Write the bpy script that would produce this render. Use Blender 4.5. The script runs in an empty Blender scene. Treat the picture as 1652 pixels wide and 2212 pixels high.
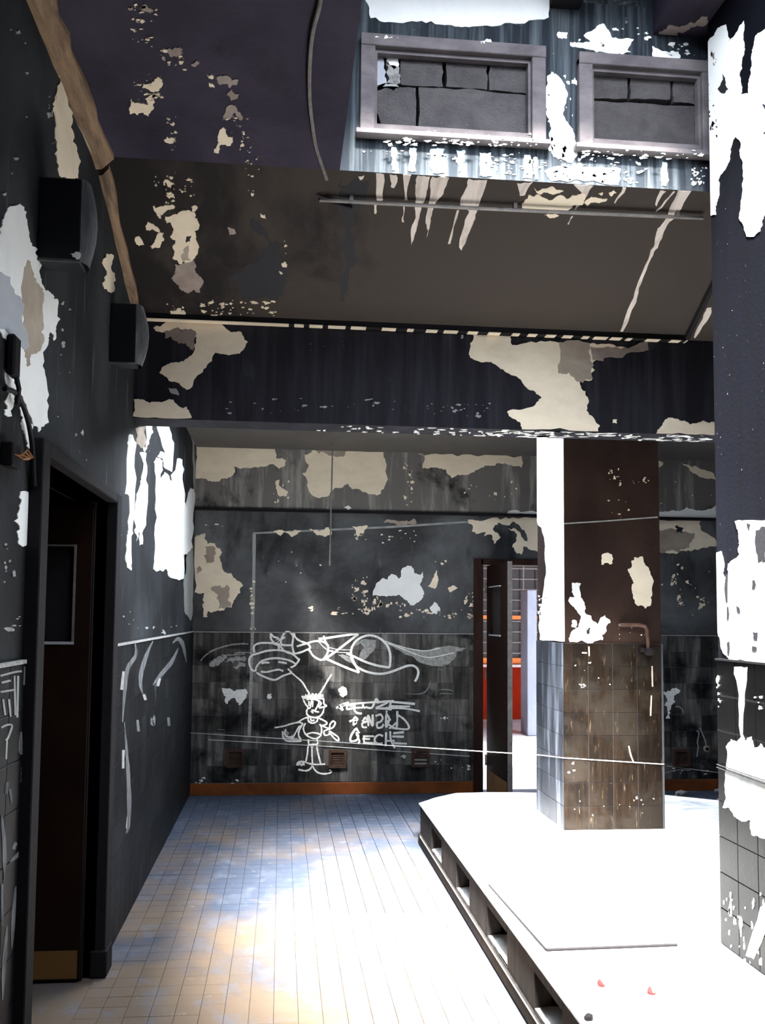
import bpy, bmesh, math, random
from mathutils import Vector, Matrix
from mathutils import noise as mnoise
from mathutils.geometry import delaunay_2d_cdt
R = random.Random(7)
SC = bpy.context.scene
COL = SC.collection

# ------------------------------------------------------------------ camera
EYE = 1.62
F_PX, CX, CY = 1932.99, 800.10, 1202.17
YAW, PITCH, ROLL = 0.0982, 0.0672, 0.0096
cy_, sy_ = math.cos(YAW), math.sin(YAW)
cp_, sp_ = math.cos(PITCH), math.sin(PITCH)
cr_, sr_ = math.cos(ROLL), math.sin(ROLL)
V_RIGHT0 = Vector((cy_, -sy_, 0.0))
V_FLAT = Vector((sy_, cy_, 0.0))
V_FWD = V_FLAT * cp_ + Vector((0, 0, 1)) * sp_
V_UP0 = V_FLAT * (-sp_) + Vector((0, 0, 1)) * cp_
V_RIGHT = V_RIGHT0 * cr_ + V_UP0 * sr_
V_UP = V_RIGHT0 * (-sr_) + V_UP0 * cr_
cam_d = bpy.data.cameras.new('camera')
cam = bpy.data.objects.new('camera', cam_d)
COL.objects.link(cam)
M = Matrix.Identity(4)
for i in range(3):
    M[i][0] = V_RIGHT[i]; M[i][1] = V_UP[i]; M[i][2] = -V_FWD[i]
M[0][3], M[1][3], M[2][3] = 0.0, 0.0, EYE
cam.matrix_world = M
cam_d.sensor_fit = 'VERTICAL'
cam_d.sensor_height = 24.0
cam_d.lens = F_PX / 2212.0 * 24.0
cam_d.shift_x = -(CX - 826.0) / 2212.0
cam_d.shift_y = (CY - 1106.0) / 2212.0
cam_d.clip_start = 0.02
cam_d.clip_end = 400
SC.camera = cam

# ------------------------------------------------------------------ sky, sun, exposure
SC.view_settings.view_transform = 'Standard'
SC.view_settings.look = 'None'
SC.view_settings.exposure = 0.22
SC.view_settings.gamma = 1.0
SC.view_settings.use_curve_mapping = False
w = bpy.data.worlds.new('overcast_sky')
SC.world = w
w.use_nodes = True
nt = w.node_tree
bgn = nt.nodes['Background']
bgn.inputs['Color'].default_value = (0.80, 0.88, 1.0, 1)
bgn.inputs['Strength'].default_value = 22.0
sun_d = bpy.data.lights.new('hazy_sun', 'SUN')
sun_d.energy = 280.0
sun_d.angle = math.radians(28)
sun_d.color = (1.0, 0.97, 0.92)
sun = bpy.data.objects.new('hazy_sun', sun_d)
COL.objects.link(sun)
sun.rotation_mode = 'QUATERNION'
sun.rotation_quaternion = Vector((0.28, 2.75, -4.2)).to_track_quat('-Z', 'Y')
def portal(name, loc, sx, sy):
    d = bpy.data.lights.new(name, 'AREA')
    d.shape = 'RECTANGLE'; d.size = sx; d.size_y = sy
    d.cycles.is_portal = True
    o = bpy.data.objects.new(name, d)
    o.location = loc
    COL.objects.link(o)
SC.cycles.use_denoising = True
SC.cycles.max_bounces = 10
SC.cycles.diffuse_bounces = 7

# ------------------------------------------------------------------ measured planes (floor at z = 0)
XL = -0.8067
YF = 8.30                      # far wall plaster
YT = 8.288                     # far wall tile faces
YB = 8.25                      # upper band of far wall
ZLOW = EYE + 1.543             # low ceiling behind the beam
ZLEDGE = EYE + 0.985
ZRAIL = EYE - 0.156
BY0, BY1 = 4.82, 5.02
BZ0, BZ1 = EYE + 1.047, EYE + 1.595
PX, PZ, PYF = 1.01, EYE - 1.3415, 6.53
KX0, KX1, KY0, KY1 = 1.82, 2.465, 5.645, 6.257
WX, WY1 = 1.85, 3.66
ZC = EYE + 1.933
SY = 3.76
SX0 = 0.22
JY0, JY1, JZ = 3.00, 4.21, EYE + 0.515

def ray(px, py):
    return (V_FWD + V_RIGHT * ((px - CX) / F_PX) + V_UP * ((CY - py) / F_PX))
ORG = Vector((0, 0, EYE))
class Plane:
    def __init__(s, p, n, ax=None):
        s.p = Vector(p); s.n = Vector(n).normalized()
    def hit(s, px, py, off=0.0):
        d = ray(px, py)
        p0 = s.p + s.n * off
        t = (p0 - ORG).dot(s.n) / d.dot(s.n)
        return ORG + d * t
class Ceil:
    """flat ceiling up to SY, sloping soffit behind it"""
    def __init__(s):
        s.a = Plane((0, 0, ZC), (0, 0, -1))
        v = Vector((0, BY0 - SY, BZ1 - ZC)).normalized()
        s.b = Plane((0, SY, ZC), (0, v.z, -v.y))
        s.n = Vector((0, 0, -1))
    def hit(s, px, py, off=0.0):
        q = s.a.hit(px, py, off)
        if q.y <= SY: return q
        return s.b.hit(px, py, off)
P_FAR = Plane((0, YF, 0), (0, -1, 0))
P_TILE = Plane((0, YT, 0), (0, -1, 0))
P_BAND = Plane((0, YB, 0), (0, -1, 0))
P_LEFT = Plane((XL, 0, 0), (1, 0, 0))
P_LTILE = Plane((XL + 0.010, 0, 0), (1, 0, 0))
P_BEAM = Plane((0, BY0, 0), (0, -1, 0))
P_BUND = Plane((0, 0, BZ0), (0, 0, -1))
P_KF = Plane((0, KY0, 0), (0, -1, 0))
P_KFT = Plane((0, KY0 - 0.012, 0), (0, -1, 0))
P_KL = Plane((KX0, 0, 0), (-1, 0, 0))
P_KLT = Plane((KX0 - 0.012, 0, 0), (-1, 0, 0))
P_CW = Plane((WX, 0, 0), (-1, 0, 0))
P_CWT = Plane((WX - 0.010, 0, 0), (-1, 0, 0))
P_WIN = Plane((0, SY, 0), (0, -1, 0))
P_FLOOR = Plane((0, 0, 0), (0, 0, 1))
P_TOP = Plane((0, 0, PZ), (0, 0, 1))
CEIL = Ceil()
P_SLOPE = CEIL.b

# ------------------------------------------------------------------ materials
def mat(name, col, rough=0.8, var=None, scale=(3, 3, 3), contrast=(0.35, 0.65), detail=6,
        rnd=0.0, bump=0.15, bscale=60, metal=0.0, second=None, spec=0.10, coords='Position',
        speck=None, speck_lo=0.66, speck_scale=26, ygrad=None):
    m = bpy.data.materials.new(name)
    m.use_nodes = True
    t = m.node_tree; N = t.nodes; L = t.links
    b = N['Principled BSDF']
    b.inputs['Roughness'].default_value = rough
    b.inputs['Metallic'].default_value = metal
    b.inputs['Specular IOR Level'].default_value = spec
    geo = N.new('ShaderNodeNewGeometry')
    out = None
    base = N.new('ShaderNodeRGB'); base.outputs[0].default_value = (*col, 1)
    cur = base.outputs[0]
    def layer(cur, colour, sc, con, det, dist=0.3):
        mp = N.new('ShaderNodeMapping'); mp.inputs['Scale'].default_value = sc
        L.new(geo.outputs['Position'], mp.inputs['Vector'])
        nz = N.new('ShaderNodeTexNoise'); nz.inputs['Scale'].default_value = 1.0
        nz.inputs['Detail'].default_value = det; nz.inputs['Distortion'].default_value = dist
        nz.inputs['Roughness'].default_value = 0.62
        L.new(mp.outputs[0], nz.inputs['Vector'])
        mr = N.new('ShaderNodeMapRange')
        mr.inputs['From Min'].default_value = con[0]; mr.inputs['From Max'].default_value = con[1]
        src = nz.outputs['Fac']
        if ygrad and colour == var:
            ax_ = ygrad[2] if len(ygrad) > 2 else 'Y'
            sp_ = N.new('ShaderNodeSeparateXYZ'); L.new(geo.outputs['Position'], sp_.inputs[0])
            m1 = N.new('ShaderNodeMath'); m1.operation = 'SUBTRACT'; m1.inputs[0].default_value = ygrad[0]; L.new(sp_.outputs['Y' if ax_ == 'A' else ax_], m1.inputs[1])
            if ax_ == 'A':      # darker towards both ends of the top: smudges plus painted light fall-off
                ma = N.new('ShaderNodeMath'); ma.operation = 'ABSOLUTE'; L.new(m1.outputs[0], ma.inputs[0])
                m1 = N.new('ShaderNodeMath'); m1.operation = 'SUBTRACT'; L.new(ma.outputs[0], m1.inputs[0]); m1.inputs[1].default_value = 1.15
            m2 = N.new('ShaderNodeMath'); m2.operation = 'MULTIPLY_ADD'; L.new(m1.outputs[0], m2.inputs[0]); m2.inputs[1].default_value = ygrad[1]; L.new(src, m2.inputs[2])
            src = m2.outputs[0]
        L.new(src, mr.inputs['Value'])
        mx = N.new('ShaderNodeMix'); mx.data_type = 'RGBA'
        L.new(mr.outputs[0], mx.inputs['Factor'])
        L.new(cur, mx.inputs['A']); mx.inputs['B'].default_value = (*colour, 1)
        return mx.outputs['Result']
    if var: cur = layer(cur, var, scale, contrast, detail)
    if second:
        for (c2, s2, k2) in second: cur = layer(cur, c2, s2, k2, 7)
    if speck: cur = layer(cur, speck, (speck_scale,) * 3, (speck_lo, speck_lo + 0.03), 4, 0.6)
    if rnd > 0:
        oi = N.new('ShaderNodeObjectInfo')
        mr = N.new('ShaderNodeMapRange')
        mr.inputs['To Min'].default_value = 1 - rnd; mr.inputs['To Max'].default_value = 1 + rnd
        L.new(oi.outputs['Random'], mr.inputs['Value'])
        vm = N.new('ShaderNodeVectorMath'); vm.operation = 'SCALE'
        L.new(cur, vm.inputs[0]); L.new(mr.outputs[0], vm.inputs['Scale'])
        cur = vm.outputs[0]
    L.new(cur, b.inputs['Base Color'])
    if bump > 0:
        nz = N.new('ShaderNodeTexNoise'); nz.inputs['Scale'].default_value = bscale
        nz.inputs['Detail'].default_value = 5
        L.new(geo.outputs['Position'], nz.inputs['Vector'])
        bp = N.new('ShaderNodeBump'); bp.inputs['Strength'].default_value = bump
        bp.inputs['Distance'].default_value = 0.01
        L.new(nz.outputs['Fac'], bp.inputs['Height'])
        L.new(bp.outputs[0], b.inputs['Normal'])
    return m
SOOT = (0.018, 0.018, 0.021)
mt = {}
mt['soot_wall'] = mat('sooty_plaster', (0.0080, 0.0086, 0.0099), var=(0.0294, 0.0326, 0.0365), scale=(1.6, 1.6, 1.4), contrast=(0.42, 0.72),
                      second=[((0.10, 0.11, 0.12), (14, 14, 1.6), (0.62, 0.80))], speck=(0.22, 0.22, 0.21), speck_lo=0.735)
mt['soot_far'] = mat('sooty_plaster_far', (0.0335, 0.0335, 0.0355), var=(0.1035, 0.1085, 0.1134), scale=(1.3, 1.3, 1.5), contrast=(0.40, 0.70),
                     second=[((0.010, 0.010, 0.012), (3.0, 3, 1.0), (0.56, 0.72)), ((0.17, 0.18, 0.185), (16, 16, 3), (0.64, 0.85))], speck=(0.45, 0.44, 0.40), speck_lo=0.745)
mt['soot_band'] = mat('sooty_plaster_band', (0.1096, 0.1023, 0.0975), var=(0.3166, 0.3046, 0.2800), scale=(11, 11, 1.2), contrast=(0.5, 0.78),
                      second=[((0.012, 0.012, 0.013), (2.2, 2.2, 2.0), (0.55, 0.66))], speck=(0.6, 0.58, 0.52), speck_lo=0.77)
mt['soot_beam'] = mat('sooty_plaster_beam', (0.0103, 0.0097, 0.0131), var=(0.0279, 0.0285, 0.0369), scale=(14, 14, 1.0), contrast=(0.45, 0.8),
                      second=[((0.05, 0.05, 0.05), (4, 4, 3), (0.64, 0.85))])
mt['soot_pillar'] = mat('sooty_plaster_pillar', (0.0128, 0.0067, 0.0050), var=(0.0288, 0.0162, 0.0124), scale=(2.5, 2.5, 1.5), contrast=(0.4, 0.75),
                        speck=(0.25, 0.22, 0.19), speck_lo=0.76)
mt['soot_column'] = mat('sooty_plaster_column', (0.0002, 0.0005, 0.0021), var=(0.0007, 0.0013, 0.0055), scale=(18, 18, 1.2), contrast=(0.4, 0.8),
                        speck=(0.25, 0.28, 0.34), speck_lo=0.70, speck_scale=60)
mt['soot_ceiling'] = mat('sooty_ceiling', (0.0132, 0.0107, 0.0194), var=(0.0345, 0.0289, 0.0437), scale=(1.8, 1.2, 1.5), contrast=(0.35, 0.7),
                         second=[((0.012, 0.011, 0.013), (5, 3, 4), (0.58, 0.75))])
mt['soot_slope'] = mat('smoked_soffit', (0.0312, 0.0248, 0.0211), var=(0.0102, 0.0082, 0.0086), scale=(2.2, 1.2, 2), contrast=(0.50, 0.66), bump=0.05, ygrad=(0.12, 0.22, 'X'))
mt['soot_lowceil'] = mat('smoked_low_ceiling', (0.0733, 0.0666, 0.0613), var=(0.0933, 0.0866, 0.0800), scale=(1.5, 1, 1), bump=0.05)
mt['soot_window'] = mat('washed_shaft_wall', (0.0171, 0.0221, 0.0282), var=(0.1040, 0.1224, 0.1346), scale=(24, 24, 0.9), contrast=(0.46, 0.72),
                        second=[((0.014, 0.015, 0.02), (3, 3, 3), (0.58, 0.74)), ((0.24, 0.25, 0.25), (18, 18, 12), (0.66, 0.72))])
mt['tile_far'] = mat('sooty_tile', (0.0324, 0.0313, 0.0302), rough=0.5, var=(0.1620, 0.1555, 0.1469), scale=(15, 15, 1.6), contrast=(0.44, 0.78),
                     second=[((0.006, 0.006, 0.007), (3.0, 3.0, 3.6), (0.48, 0.64)), ((0.085, 0.085, 0.08), (40, 40, 5), (0.62, 0.80))], rnd=0.5, bump=0.06)
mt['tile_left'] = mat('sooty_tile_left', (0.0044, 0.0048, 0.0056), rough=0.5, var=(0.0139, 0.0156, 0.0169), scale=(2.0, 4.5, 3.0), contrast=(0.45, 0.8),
                      second=[((0.15, 0.16, 0.17), (5, 5, 3), (0.64, 0.85))], rnd=0.25, bump=0.06)
mt['tile_brown'] = mat('brown_sooty_tile', (0.0025, 0.0012, 0.0005), spec=0.1, rough=0.55, var=(0.0117, 0.0059, 0.0022), scale=(38, 38, 3.0), contrast=(0.42, 0.74),
                       second=[((0.010, 0.0075, 0.0055), (3.8, 3.8, 4.5), (0.46, 0.60)), ((0.075, 0.056, 0.034), (60, 60, 7), (0.60, 0.74))], rnd=0.28, bump=0.06, speck=(0.22, 0.18, 0.13), speck_lo=0.74, speck_scale=55)
mt['tile_lit'] = mat('sooty_tile_lit_side', (0.0217, 0.0239, 0.0303), rough=0.45, var=(0.1734, 0.1951, 0.2384), scale=(9, 9, 1.0), contrast=(0.5, 0.85),
                      rnd=0.2, bump=0.06)  # pillar's left side, lighter and bluer: the stronger light there is painted in
mt['tile_column'] = mat('dark_column_tile', (0.0005, 0.0004, 0.0005), spec=0.1, rough=0.45, var=(0.0020, 0.0017, 0.0017), scale=(17, 17, 1.4), contrast=(0.5, 0.85),
                        rnd=0.25, bump=0.06)
mt['grout_dark'] = mat('dark_grout', (0.035, 0.036, 0.04), bump=0.1)
mt['grout'] = mat('grout', (0.095, 0.090, 0.083), bump=0.1)
mt['plaster'] = mat('bare_cream_plaster', (0.8780, 0.7565, 0.5763), var=(0.7356, 0.6285, 0.4746), scale=(5, 5, 9), contrast=(0.4, 0.75), bump=0.12, bscale=90)
mt['plaster_white'] = mat('bare_white_plaster', (0.86, 0.86, 0.82), var=(0.76, 0.77, 0.75), scale=(6, 6, 6), contrast=(0.45, 0.8), bump=0.1, bscale=90)
mt['plaster_blue'] = mat('pale_grey_plaster', (0.3225, 0.3381, 0.3641), var=(0.2861, 0.3017, 0.3278), scale=(7, 7, 7), bump=0.08)
mt['plaster_stain'] = mat('stained_plaster', (0.3240, 0.2790, 0.2250), var=(0.2340, 0.1890, 0.1530), scale=(5, 5, 8), bump=0.1)
mt['plaster_taupe'] = mat('smoky_plaster', (0.17, 0.135, 0.115), var=(0.24, 0.20, 0.18), scale=(9, 9, 9), bump=0.1)
mt['plaster_grey'] = mat('grey_rubbed_plaster', (0.1944, 0.2016, 0.2016), var=(0.2880, 0.2952, 0.2880), scale=(12, 12, 2), bump=0.1)
mt['streak'] = mat('washed_streak', (0.6300, 0.5550, 0.4950), var=(0.3000, 0.2550, 0.2250), scale=(26, 5, 5), contrast=(0.45, 0.75), bump=0.05)
mt['streak_white'] = mat('white_washed_streak', (0.62, 0.68, 0.70), var=(0.26, 0.32, 0.36), scale=(40, 40, 3), contrast=(0.4, 0.7), bump=0.05)
mt['chalk'] = mat('chalk_line', (0.8100, 0.8100, 0.7695), var=(0.4320, 0.4320, 0.4185), scale=(60, 60, 60), contrast=(0.5, 0.75), bump=0)
mt['chalk_dim'] = mat('dim_chalk_line', (0.3159, 0.3159, 0.3038), var=(0.1701, 0.1701, 0.1701), scale=(50, 50, 50), bump=0)
mt['smear'] = mat('rubbed_chalk', (0.13, 0.135, 0.14), var=(0.05, 0.052, 0.056), scale=(30, 30, 9), contrast=(0.42, 0.62), bump=0)
mt['soot_flat'] = mat('soot_remnant', SOOT, bump=0.1)
mt['floor_base'] = mat('floor_mortar', (0.060, 0.065, 0.08), bump=0.1)
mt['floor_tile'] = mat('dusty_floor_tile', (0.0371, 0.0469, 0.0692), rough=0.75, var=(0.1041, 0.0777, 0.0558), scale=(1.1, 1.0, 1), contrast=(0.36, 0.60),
                       second=[((0.09, 0.10, 0.125), (7, 5, 5), (0.52, 0.80)), ((0.24, 0.235, 0.22), (9, 9, 9), (0.64, 0.85))], rnd=0.05, bump=0.15, ygrad=(5.2, 0.075))  # tan near, blue far: lit and shaded tone put into the dusty colour
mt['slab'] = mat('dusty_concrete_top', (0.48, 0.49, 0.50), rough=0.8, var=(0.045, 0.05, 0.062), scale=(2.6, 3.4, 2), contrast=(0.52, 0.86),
                 second=[((0.10, 0.10, 0.12), (9, 6, 8), (0.66, 0.84))], bump=0.2, ygrad=(4.75, 0.16, 'A'))  # grey smudges, plus weaker light at both ends painted in as darker tone
mt['concrete'] = mat('dark_board_marked_concrete', (0.0185, 0.0164, 0.0159), var=(0.0439, 0.0395, 0.0372), scale=(30, 30, 1.2), contrast=(0.4, 0.8), bump=0.25)
mt['block'] = mat('grey_hollow_block', (0.0539, 0.0486, 0.0508), var=(0.0794, 0.0729, 0.0729), scale=(9, 9, 9), bump=0.8, bscale=120, rnd=0.12,
                  second=[((0.05, 0.05, 0.055), (45, 45, 45), (0.60, 0.74))])
mt['frame_paint'] = mat('smoked_painted_wood', (0.0836, 0.0742, 0.0787), var=(0.1521, 0.1351, 0.1381), scale=(5, 5, 9), bump=0.15)
mt['dark'] = mat('charred_black', (0.008, 0.007, 0.008), bump=0.1)
mt['wood_dark'] = mat('charred_red_brown_wood', (0.0154, 0.0070, 0.0056), rough=0.6, var=(0.0280, 0.0126, 0.0084), scale=(20, 20, 2), bump=0.15)
mt['door_dark'] = mat('charred_door_leaf', (0.0053, 0.0023, 0.0014), rough=0.55, var=(0.0100, 0.0038, 0.0018), scale=(3, 3, 2), bump=0.1)
mt['kick'] = mat('brown_kick_plate', (0.11, 0.055, 0.018), rough=0.55, bump=0.1)
mt['skirting'] = mat('brown_skirting', (0.1659, 0.0478, 0.0129), rough=0.5, var=(0.0867, 0.0271, 0.0102), scale=(4, 4, 4), bump=0.1)
mt['edge_metal'] = mat('pale_door_trim', (0.30, 0.30, 0.32), rough=0.4, bump=0)
mt['glass'] = mat('sooty_glass', (0.02, 0.018, 0.018), rough=0.5, spec=0.25, bump=0)
mt['steel'] = mat('rusted_grey_steel', (0.10, 0.095, 0.09), rough=0.5, var=(0.17, 0.15, 0.14), scale=(20, 20, 20), metal=0.3, bump=0.15)
mt['steel_plate'] = mat('steel_floor_plate', (0.30, 0.33, 0.33), rough=0.5, metal=0.35, bump=0.05)
mt['rubber'] = mat('black_cable', (0.012, 0.012, 0.014), rough=0.5, bump=0)
mt['cord'] = mat('pale_cord', (0.62, 0.60, 0.58), rough=0.8, bump=0)
mt['grille'] = mat('rusty_grille', (0.035, 0.022, 0.016), var=(0.07, 0.04, 0.03), scale=(20, 20, 20), bump=0.2)
mt['wood_old'] = mat('scorched_timber', (0.1680, 0.1120, 0.0700), var=(0.0560, 0.0385, 0.0280), scale=(30, 3, 12), contrast=(0.42, 0.66), bump=0.3,
                     second=[((0.36, 0.31, 0.24), (20, 2, 8), (0.60, 0.72))])
mt['housing'] = mat('blackened_box_front', (0.010, 0.011, 0.013), rough=0.5, bump=0.05)
mt['housing_side'] = mat('rubbed_box_side', (0.0560, 0.0560, 0.0600), rough=0.5, var=(0.1760, 0.1840, 0.1920), scale=(12, 12, 3), contrast=(0.5, 0.8), bump=0.2)
mt['orange_wall'] = mat('orange_render', (0.1877, 0.0109, 0.0010), var=(0.1588, 0.0090, 0.0009), scale=(6, 6, 6), bump=0.1)
mt['ext_floor'] = mat('outdoor_paving', (0.46, 0.48, 0.50), var=(0.35, 0.37, 0.40), scale=(2, 2, 2), bump=0.1)
mt['ext_post'] = mat('pale_blue_render', (0.1920, 0.2176, 0.2688), var=(0.1536, 0.1728, 0.2176), scale=(7, 7, 3), bump=0.1)
mt['orange_frame'] = mat('orange_window_frame', (0.52, 0.15, 0.035), rough=0.5, bump=0)
mt['room_dark'] = mat('dark_room', (0.0150, 0.0140, 0.0140), bump=0.1)
mt['red'] = mat('red_plastic', (0.30, 0.012, 0.012), rough=0.4, bump=0)
mt['white_pl'] = mat('white_plastic', (0.45, 0.42, 0.42), rough=0.4, bump=0)
mt['rubble'] = mat('rubble', (0.12, 0.115, 0.11), var=(0.3, 0.29, 0.28), scale=(30, 30, 30), bump=0.4)
mt['white_stone'] = mat('white_plaster_lump', (0.75, 0.75, 0.74), bump=0.3)
mt['wire_orange'] = mat('scorched_copper_wire', (0.30, 0.13, 0.05), rough=0.4, bump=0)

# ------------------------------------------------------------------ builders
def link(o, parent=None):
    COL.objects.link(o)
    if parent is not None:
        o.parent = parent
        o.matrix_parent_inverse = Matrix.Translation(-parent.location)
    return o
def from_bm(name, bm, m, parent=None, kind=None, label=None, recalc=True):
    me = bpy.data.meshes.new(name)
    if recalc: bmesh.ops.recalc_face_normals(bm, faces=bm.faces[:])
    bm.to_mesh(me); bm.free()
    if m: me.materials.append(mt[m] if isinstance(m, str) else m)
    o = bpy.data.objects.new(name, me)
    link(o, parent)
    if kind: o['kind'] = kind
    if label: o['label'] = label
    return o
def tag(o, label, cat, group=None):
    o['label'] = label; o['category'] = cat
    if group: o['group'] = group
    return o
def empty(name, loc, label, cat, group=None):
    o = bpy.data.objects.new(name, None); o.location = loc
    o.empty_display_size = 0.05
    COL.objects.link(o)
    return tag(o, label, cat, group)
def struct(name, bm, m, label=None):
    return from_bm(name, bm, m, None, 'structure', label)
def box(bm, x0, x1, y0, y1, z0, z1, bev=0.0):
    vs = [bm.verts.new((x, y, z)) for x in (x0, x1) for y in (y0, y1) for z in (z0, z1)]
    f = [(0, 1, 3, 2), (4, 6, 7, 5), (0, 4, 5, 1), (2, 3, 7, 6), (0, 2, 6, 4), (1, 5, 7, 3)]
    fs = [bm.faces.new([vs[i] for i in q]) for q in f]
    if bev > 0:
        es = set()
        for q in fs: es.update(q.edges)
        bmesh.ops.bevel(bm, geom=list(es), offset=bev, segments=1, profile=0.5, affect='EDGES')
def B(*a, **k):
    bm = bmesh.new()
    for q in (a if isinstance(a[0], (tuple, list)) else [a]): box(bm, *q, bev=k.get('bev', 0.0))
    return bm
def prism(bm, pts, v):
    """pts planar loop, v extrusion vector"""
    v = Vector(v)
    a = [bm.verts.new(p) for p in pts]; b = [bm.verts.new(Vector(p) + v) for p in pts]
    n = len(pts)
    bm.faces.new(a); bm.faces.new(b[::-1])
    for i in range(n): bm.faces.new((a[i], a[(i + 1) % n], b[(i + 1) % n], b[i]))
def cdt_prism(bm, pts, v):
    """robust version for jagged loops: fills by constrained Delaunay, walls on the outline"""
    v = Vector(v)
    n = v.normalized()
    a = n.orthogonal().normalized(); b = n.cross(a)
    o = Vector(pts[0])
    uv = [Vector(((Vector(p) - o).dot(a), (Vector(p) - o).dot(b))) for p in pts]
    hs = [(Vector(p) - o).dot(n) for p in pts]
    k = len(uv)
    r = delaunay_2d_cdt(uv, [(i, (i + 1) % k) for i in range(k)], [list(range(k))], 1, 1e-6)
    co, fs, orig = r[0], r[2], r[3]
    hh = [(hs[orig[i][0]] if orig[i] else sum(hs) / k) for i in range(len(co))]
    top = [bm.verts.new(o + a * c.x + b * c.y + n * h + v) for c, h in zip(co, hh)]
    bot = [bm.verts.new(o + a * c.x + b * c.y + n * h) for c, h in zip(co, hh)]
    cnt = {}
    for f in fs:
        for i in range(len(f)):
            e = (f[i], f[(i + 1) % len(f)]); q = (min(e), max(e))
            cnt.setdefault(q, []).append(e)
        try: bm.faces.new([top[i] for i in f])
        except ValueError: pass
    for q, es in cnt.items():
        if len(es) == 1:
            i, j = es[0]
            bm.faces.new((top[j], top[i], bot[i], bot[j]))
def tube(bm, pts, r, seg=8):
    pts = [Vector(p) for p in pts]
    rings = []
    up = Vector((0.13, 0.21, 0.97)).normalized()
    for i, p in enumerate(pts):
        d = (pts[min(i + 1, len(pts) - 1)] - pts[max(i - 1, 0)]).normalized()
        a = d.cross(up)
        if a.length < 0.05: a = d.cross(Vector((1, 0, 0)))
        a.normalize(); b = d.cross(a)
        rings.append([bm.verts.new(p + (a * math.cos(2 * math.pi * k / seg) + b * math.sin(2 * math.pi * k / seg)) * r) for k in range(seg)])
    for i in range(len(rings) - 1):
        for k in range(seg):
            bm.faces.new((rings[i][k], rings[i][(k + 1) % seg], rings[i + 1][(k + 1) % seg], rings[i + 1][k]))
    bm.faces.new(rings[0]); bm.faces.new(rings[-1][::-1])
def zt(ox, oy, s, pts):
    return [(ox + u / s, oy + v / s) for u, v in pts]
def jag(pts, depth=3, amp=0.16, rr=None):
    rr = rr or R
    for _ in range(depth):
        out = []
        n = len(pts)
        for i in range(n):
            a, b = pts[i], pts[(i + 1) % n]
            out.append(a)
            L = math.hypot(b[0] - a[0], b[1] - a[1])
            if L < 3.0: continue
            k = rr.gauss(0, amp) * min(L, 22)
            nx, ny = -(b[1] - a[1]) / L, (b[0] - a[0]) / L
            out.append(((a[0] + b[0]) / 2 + nx * k, (a[1] + b[1]) / 2 + ny * k))
        pts = out
    return pts
def face_dir(pl, c):
    n = pl.n.copy()
    return n if n.dot(ORG - c) > 0 else -n
def add_patch(bm, pl, pts, t0=0.0, t1=0.003, clip=None):
    P = [pl.hit(x, y) for x, y in pts]
    if clip: P = [clip(p) for p in P]
    Q = []
    for p in P:
        if not Q or (p - Q[-1]).length > 1e-4: Q.append(p)
    if len(Q) > 2 and (Q[0] - Q[-1]).length < 1e-4: Q.pop()
    if len(Q) < 3: return
    c = sum(Q, Vector()) / len(Q)
    n = face_dir(pl, c)
    cdt_prism(bm, [p + n * t0 for p in Q], n * (t1 - t0))
def patch(parent, pl, pts, m='plaster', name='bare_plaster_patch', t=0.003, depth=3, amp=0.16, clip=None, label=None):
    bm = bmesh.new()
    add_patch(bm, pl, jag(pts, depth, amp), 0.0, t, clip)
    return from_bm(name, bm, m, parent, None, label, False)
def fleck(bm, pl, x, y, w_, h_, t=0.003, n=9, clip=None):
    pts = []
    for k in range(n):
        a = 2 * math.pi * k / n
        q = R.uniform(0.30, 1.25)
        pts.append((x + math.cos(a) * w_ * q / 2, y + math.sin(a) * h_ * q / 2))
    add_patch(bm, pl, pts, 0.0, t, clip)
def flecks(parent, pl, boxes, m='plaster', name='paint_flecks', clip=None):
    """boxes: (x0,y0,x1,y1,count,w,h)"""
    bm = bmesh.new()
    for (x0, y0, x1, y1, n, w_, h_) in boxes:
        for _ in range(n):
            s = R.choice((0.3, 0.4, 0.5, 0.6, 0.8, 1.0, 1.3, 1.9))
            t = R.random()
            fleck(bm, pl, R.uniform(x0, x1), R.uniform(y0, y1), w_ * s, h_ * s * R.uniform(0.7, 1.2), clip=clip)
    return from_bm(name, bm, m, parent, 'stuff')
def spline(pts, k=5):
    if len(pts) < 3: return pts
    out = []
    P = [pts[0]] + list(pts) + [pts[-1]]
    for i in range(1, len(P) - 2):
        p0, p1, p2, p3 = P[i - 1], P[i], P[i + 1], P[i + 2]
        for j in range(k):
            t = j / k
            out.append(tuple(0.5 * ((2 * p1[c]) + (-p0[c] + p2[c]) * t + (2 * p0[c] - 5 * p1[c] + 4 * p2[c] - p3[c]) * t * t + (-p0[c] + 3 * p1[c] - 3 * p2[c] + p3[c]) * t ** 3) for c in range(2)))
    out.append(pts[-1])
    return out
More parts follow.
